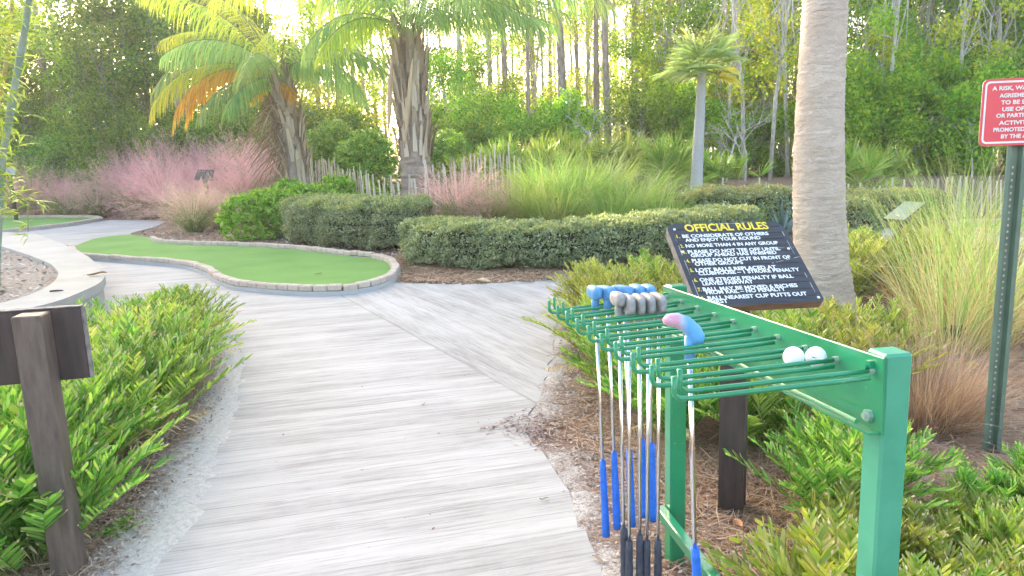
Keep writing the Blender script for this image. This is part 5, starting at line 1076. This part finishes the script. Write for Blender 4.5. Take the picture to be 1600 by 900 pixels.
# left block: dense dark trees
for px, y, sc in ((-60, 29, .9), (20, 33, .9), (60, 30, .55), (150, 31, .95), (195, 29, .85), (250, 31, 1.0), (300, 29, .85), (330, 32, 1.0), (375, 30, .8), (430, 31, .7), (110, 37, .8), (-20, 40, 1.)): wood('oak', px, y, sc)
for px, y, sc in ((10, 28, .9), (55, 29, .8), (90, 28, .9), (125, 29, .95), (170, 27.5, .9), (215, 28, .85), (30, 31, 1.1), (265, 27, .8), (330, 27, .9), (380, 26, .9), (430, 25, .8), (480, 24.5, .8), (520, 25.5, .9), (-30, 28, 1.)): wood('bush', px, y, sc)
for px, y, sc in ((120, 35, .9), (205, 36, .9), (60, 38, 1.0), (290, 38, 1.), (-10, 42, 1.1), (90, 43, 1.2), (150, 44, 1.1), (230, 42, 1.2), (330, 43, 1.1), (390, 41, 1.1), (440, 40, 1.0), (470, 44, 1.)): wood('light', px, y, sc)
# centre: low, light, gaps of sky above
for px, y, sc in ((505, 27, .8), (560, 26.5, .85), (690, 25, .95), (725, 27, 1.), (760, 26, .95), (800, 27, .9), (850, 27, .85), (905, 26, .95), (1000, 26, .9), (1040, 25, .9), (1090, 25, 1.)): wood('lbush' if rng.random() < .85 else 'bush', px, y, sc)
for px, y, sc in ((700, 29, .62), (745, 31, .6), (800, 33, .55), (1000, 31, .72), (1045, 30, .85), (1080, 33, 1.0), (900, 30, .42)): wood('light', px, y, sc)
for px, y, sc in ((480, 36, .7), (530, 34, .62), (570, 38, .7), (720, 38, .7), (770, 40, .65), (830, 42, .6), (890, 38, .55), (960, 42, .62), (1010, 40, .8)): wood('gold', px, y, sc)
for px, y, sc in ((725, 33, .8), (765, 35, .9), (805, 37, .95), (850, 40, 1.), (895, 41, 1.), (945, 38, .9), (990, 39, 1.), (1030, 35, 1.), (1065, 31, .95), (500, 37, .9), (545, 40, 1.), (585, 38, .9), (1100, 36, 1.), (830, 33, .75), (920, 34, .7), (1010, 33, .8), (700, 41, 1.), (740, 44, 1.), (785, 43, 1.), (870, 45, 1.), (930, 44, 1.05), (970, 46, 1.), (1045, 42, 1.), (520, 45, 1.), (565, 46, 1.), (610, 42, 1.), (640, 38, .9), (675, 36, .9)): wood('thin', px, y, sc)
# right block: tall light green, dark at the foot
for px, y, sc in ((1120, 30, .9), (1205, 31, .9), (1340, 26, .85), (1390, 28, 1.0), (1440, 26, .95), (1490, 27, 1.05), (1545, 25, 1.), (1600, 26, 1.05), (1660, 27, 1.), (1420, 33, 1.2), (1560, 32, 1.2), (1230, 34, 1.1)): wood('light', px, y, sc)
for px, y, sc in ((1360, 30, .85), (1470, 31, 1.), (1520, 30, .9), (1620, 31, 1.), (1180, 33, .8)): wood('oak', px, y, sc)
for px, y, sc in ((1130, 27, .9), (1190, 28, .9), (1350, 24, .6)): wood('gold', px, y, sc)
for px, y, sc in ((1163, 21.5, .72), (1203, 21, .70), (1232, 23, .75), (1140, 24, .8), (1385, 22, .75), (1500, 22, .8)): wood('thin', px, y, sc)
for px, y, sc in ((1130, 29, .8), (1195, 30, .8)): wood('gold', px, y, sc)
for px, y, sc in ((1120, 24, .7), (1180, 24, .65), (1225, 23.5, .7), (1340, 21.5, .9), (1385, 22, 1.), (1430, 21, .9), (1480, 21.5, 1.0), (1530, 20.5, .95), (1580, 21, 1.), (1640, 21, 1.), (1460, 23, 1.2)): wood('lbush' if rng.random() < .6 else 'bush', px, y, sc)
for i, (px, y, sc) in enumerate(((930, 21, 1.0), (975, 20.5, .8), (1135, 20.5, .8), (1165, 21, 1.), (1520, 19.5, .7))):
    x = D(px, 260, y)[0]; plant('bare_shrub', 'leafless grey twiggy shrub in front of the wood', 'shrub', [('branches', BARE[i % 2])], on(x, y, -.05), rng.uniform(0, 6), sc, 'bare shrubs before the wood')
# pines
def pine_mesh(seed, h=17.):
    global rng; old = rng; rng = np.random.default_rng(seed); m = MB(); k = 9; P = np.stack([np.cumsum(rng.normal(0, .05, k)), np.cumsum(rng.normal(0, .05, k)), np.linspace(-.2, h, k)], 1); m.tube(P, np.linspace(.17, .05, k), 9); mc = MB()
    for i in range(26):
        z = h*(.52+.48*rng.random()); f = (z/h-.52)/.48; p0 = np.array([np.interp(z, P[:, 2], P[:, 0]), np.interp(z, P[:, 2], P[:, 1]), z]); a = rng.uniform(0, 6.28); l = (2.3*(1-f)+.5)*rng.uniform(.5, 1.); p1 = p0+np.array([math.cos(a)*l, math.sin(a)*l, rng.uniform(-.1, .5)*l]); m.tube([p0, (p0+p1)/2+np.array([0, 0, -.08]), p1], [.03, .02, .008], 4, cap=False)
        for _ in range(5):
            c = p0+(p1-p0)*rng.uniform(.45, 1.05)+rng.normal(0, .15, 3); n = 46; d = unit(rng.normal(size=(n, 3))+np.array([0, 0, .3])); LL = rng.uniform(.2, .34, n)[:, None]; mc.rhombs(c+d*LL*.5, d, unit(np.cross(d, rng.normal(size=(n, 3)))), LL[:, 0], .022)
    for _ in range(5): z = h*rng.uniform(.2, .5); a = rng.uniform(0, 6.28); l = rng.uniform(.3, .9); p0 = np.array([np.interp(z, P[:, 2], P[:, 0]), np.interp(z, P[:, 2], P[:, 1]), z]); m.tube([p0, p0+np.array([math.cos(a)*l, math.sin(a)*l, .2])], [.018, .006], 4, cap=False)
    out = (mc.mesh('crown', M['needle']), m.mesh('trunk', M['pinebark'], True)); rng = old; return out
PN = [pine_mesh(500+i) for i in range(4)]
pines = [(880, 30, 1.35), (949, 27, 1.0), (935, 33, 1.0), (985, 34, 1.1), (905, 38, .9), (830, 27, .55), (838, 34, .9), (800, 33, 1.0), (770, 37, 1.), (790, 42, 1.), (745, 45, 1.), (720, 36, .9), (862, 44, 1.), (920, 46, 1.), (965, 48, 1.), (1010, 43, 1.1), (1045, 37, 1.1), (1030, 50, 1.), (535, 36, 1.1), (562, 43, 1.), (505, 41, 1.), (590, 48, 1.),
         (1140, 36, 1.1), (1166, 32, 1.0), (1200, 38, 1.1), (1225, 34, 1.), (1368, 27, 1.), (1440, 31, 1.5), (1475, 32, 1.2), (1519, 29, 1.2), (1530, 33, 1.), (1575, 36, 1.2), (1405, 37, 1.2), (90, 36, 1.1), (115, 41, 1.), (215, 38, 1.2), (300, 40, 1.), (345, 44, 1.1), (400, 38, 1.), (440, 45, 1.), (55, 44, 1.), (160, 47, 1.1), (260, 46, 1.), (-20, 38, 1.)]
for i, (px, y, sc) in enumerate(pines):
    nm = 'thick straight pine trunk in the bright gap of the wood' if i == 0 else ('slim dark pine trunk standing foremost in the bright gap' if i == 1 else 'tall pine with a thin bare trunk standing in the wood')
    cr_, tr = PN[i % 4]; x = D(px, 250, y)[0]; plant('pine_tree', nm, 'pine tree', [('crown', cr_), ('trunk', tr)], on(x, y, -.05), rng.uniform(0, 6), (sc*rng.uniform(.8, 1.), sc*rng.uniform(.8, 1.), 1.), 'pines of the wood')
# far wood: reads as one mass
m = MB(); bl = []
for i in range(260): x = rng.uniform(-70, 70); bl.append((x, rng.uniform(52, 70), rng.uniform(.8, 6.5)+(1.5 if x > 12 or x < -20 else 0), rng.uniform(1., 2.2)))
leafcloud(m, 85000, bl, .34, .2, .3, .3); o = m.build('far_wood', M['maple']); tag(o, 'distant golden undergrowth glowing between the pine trunks', 'wood', None, 'stuff')

# ================================================================== light and camera exposure
SUN_AZ, SUN_EL = R(-24), R(16)                  # azimuth from straight ahead (+ = right)
w = bpy.data.worlds.new('World'); S.world = w; w.use_nodes = True; nt = w.node_tree; bg = nt.nodes['Background']
sky = nt.nodes.new('ShaderNodeTexSky'); sky.sky_type = 'NISHITA'; sky.sun_disc = False; sky.sun_elevation = SUN_EL; sky.sun_rotation = SUN_AZ; sky.dust_density = 4.; sky.air_density = 1.; sky.ozone_density = .6
nt.links.new(sky.outputs[0], bg.inputs['Color']); bg.inputs['Strength'].default_value = .15
ld = bpy.data.lights.new('sun', 'SUN'); ld.energy = 3.; ld.angle = R(.5); ld.color = (1., .92, .80); lo = bpy.data.objects.new('sun', ld); COL.objects.link(lo)
dv = Vector((math.sin(SUN_AZ)*math.cos(SUN_EL), math.cos(SUN_AZ)*math.cos(SUN_EL), math.sin(SUN_EL))); lo.rotation_euler = dv.to_track_quat('Z', 'Y').to_euler(); lo.location = (-20, 40, 30)
S.view_settings.view_transform = 'Standard'; S.view_settings.look = 'None'; S.view_settings.gamma = 1.; S.view_settings.exposure = 2.8
S.render.engine = 'CYCLES'; S.cycles.use_denoising = True
try: S.cycles.denoiser = 'OPENIMAGEDENOISE'
except Exception: pass
S.cycles.max_bounces = 7; S.cycles.diffuse_bounces = 4; S.cycles.glossy_bounces = 3; S.cycles.transmission_bounces = 5; S.cycles.use_adaptive_sampling = True; S.cycles.adaptive_threshold = .015
S.cycles.sample_clamp_indirect = 8

m = MB(); m.box((0, 40, 8.7), (860, 940, 21.4)); hz = m.mesh('haze', []); ho = bpy.data.objects.new('haze', hz); COL.objects.link(ho); tag(ho, 'thin haze volume added to lift shadows like lens flare', 'haze', None, 'stuff')  # haze added to veil the wood and lift its dark parts
hm = bpy.data.materials.new('haze'); hm.use_nodes = True; nt = hm.node_tree; nt.nodes.clear(); o_ = nt.nodes.new('ShaderNodeOutputMaterial'); pv = nt.nodes.new('ShaderNodeVolumePrincipled'); pv.inputs['Color'].default_value = (.97, .97, .95, 1); pv.inputs['Density'].default_value = .0015; pv.inputs['Anisotropy'].default_value = .35
nt.links.new(pv.outputs[0], o_.inputs['Volume']); hz.materials.append(hm)

S.view_settings.use_white_balance = True; S.view_settings.white_balance_temperature = 6700; S.view_settings.white_balance_tint = 10
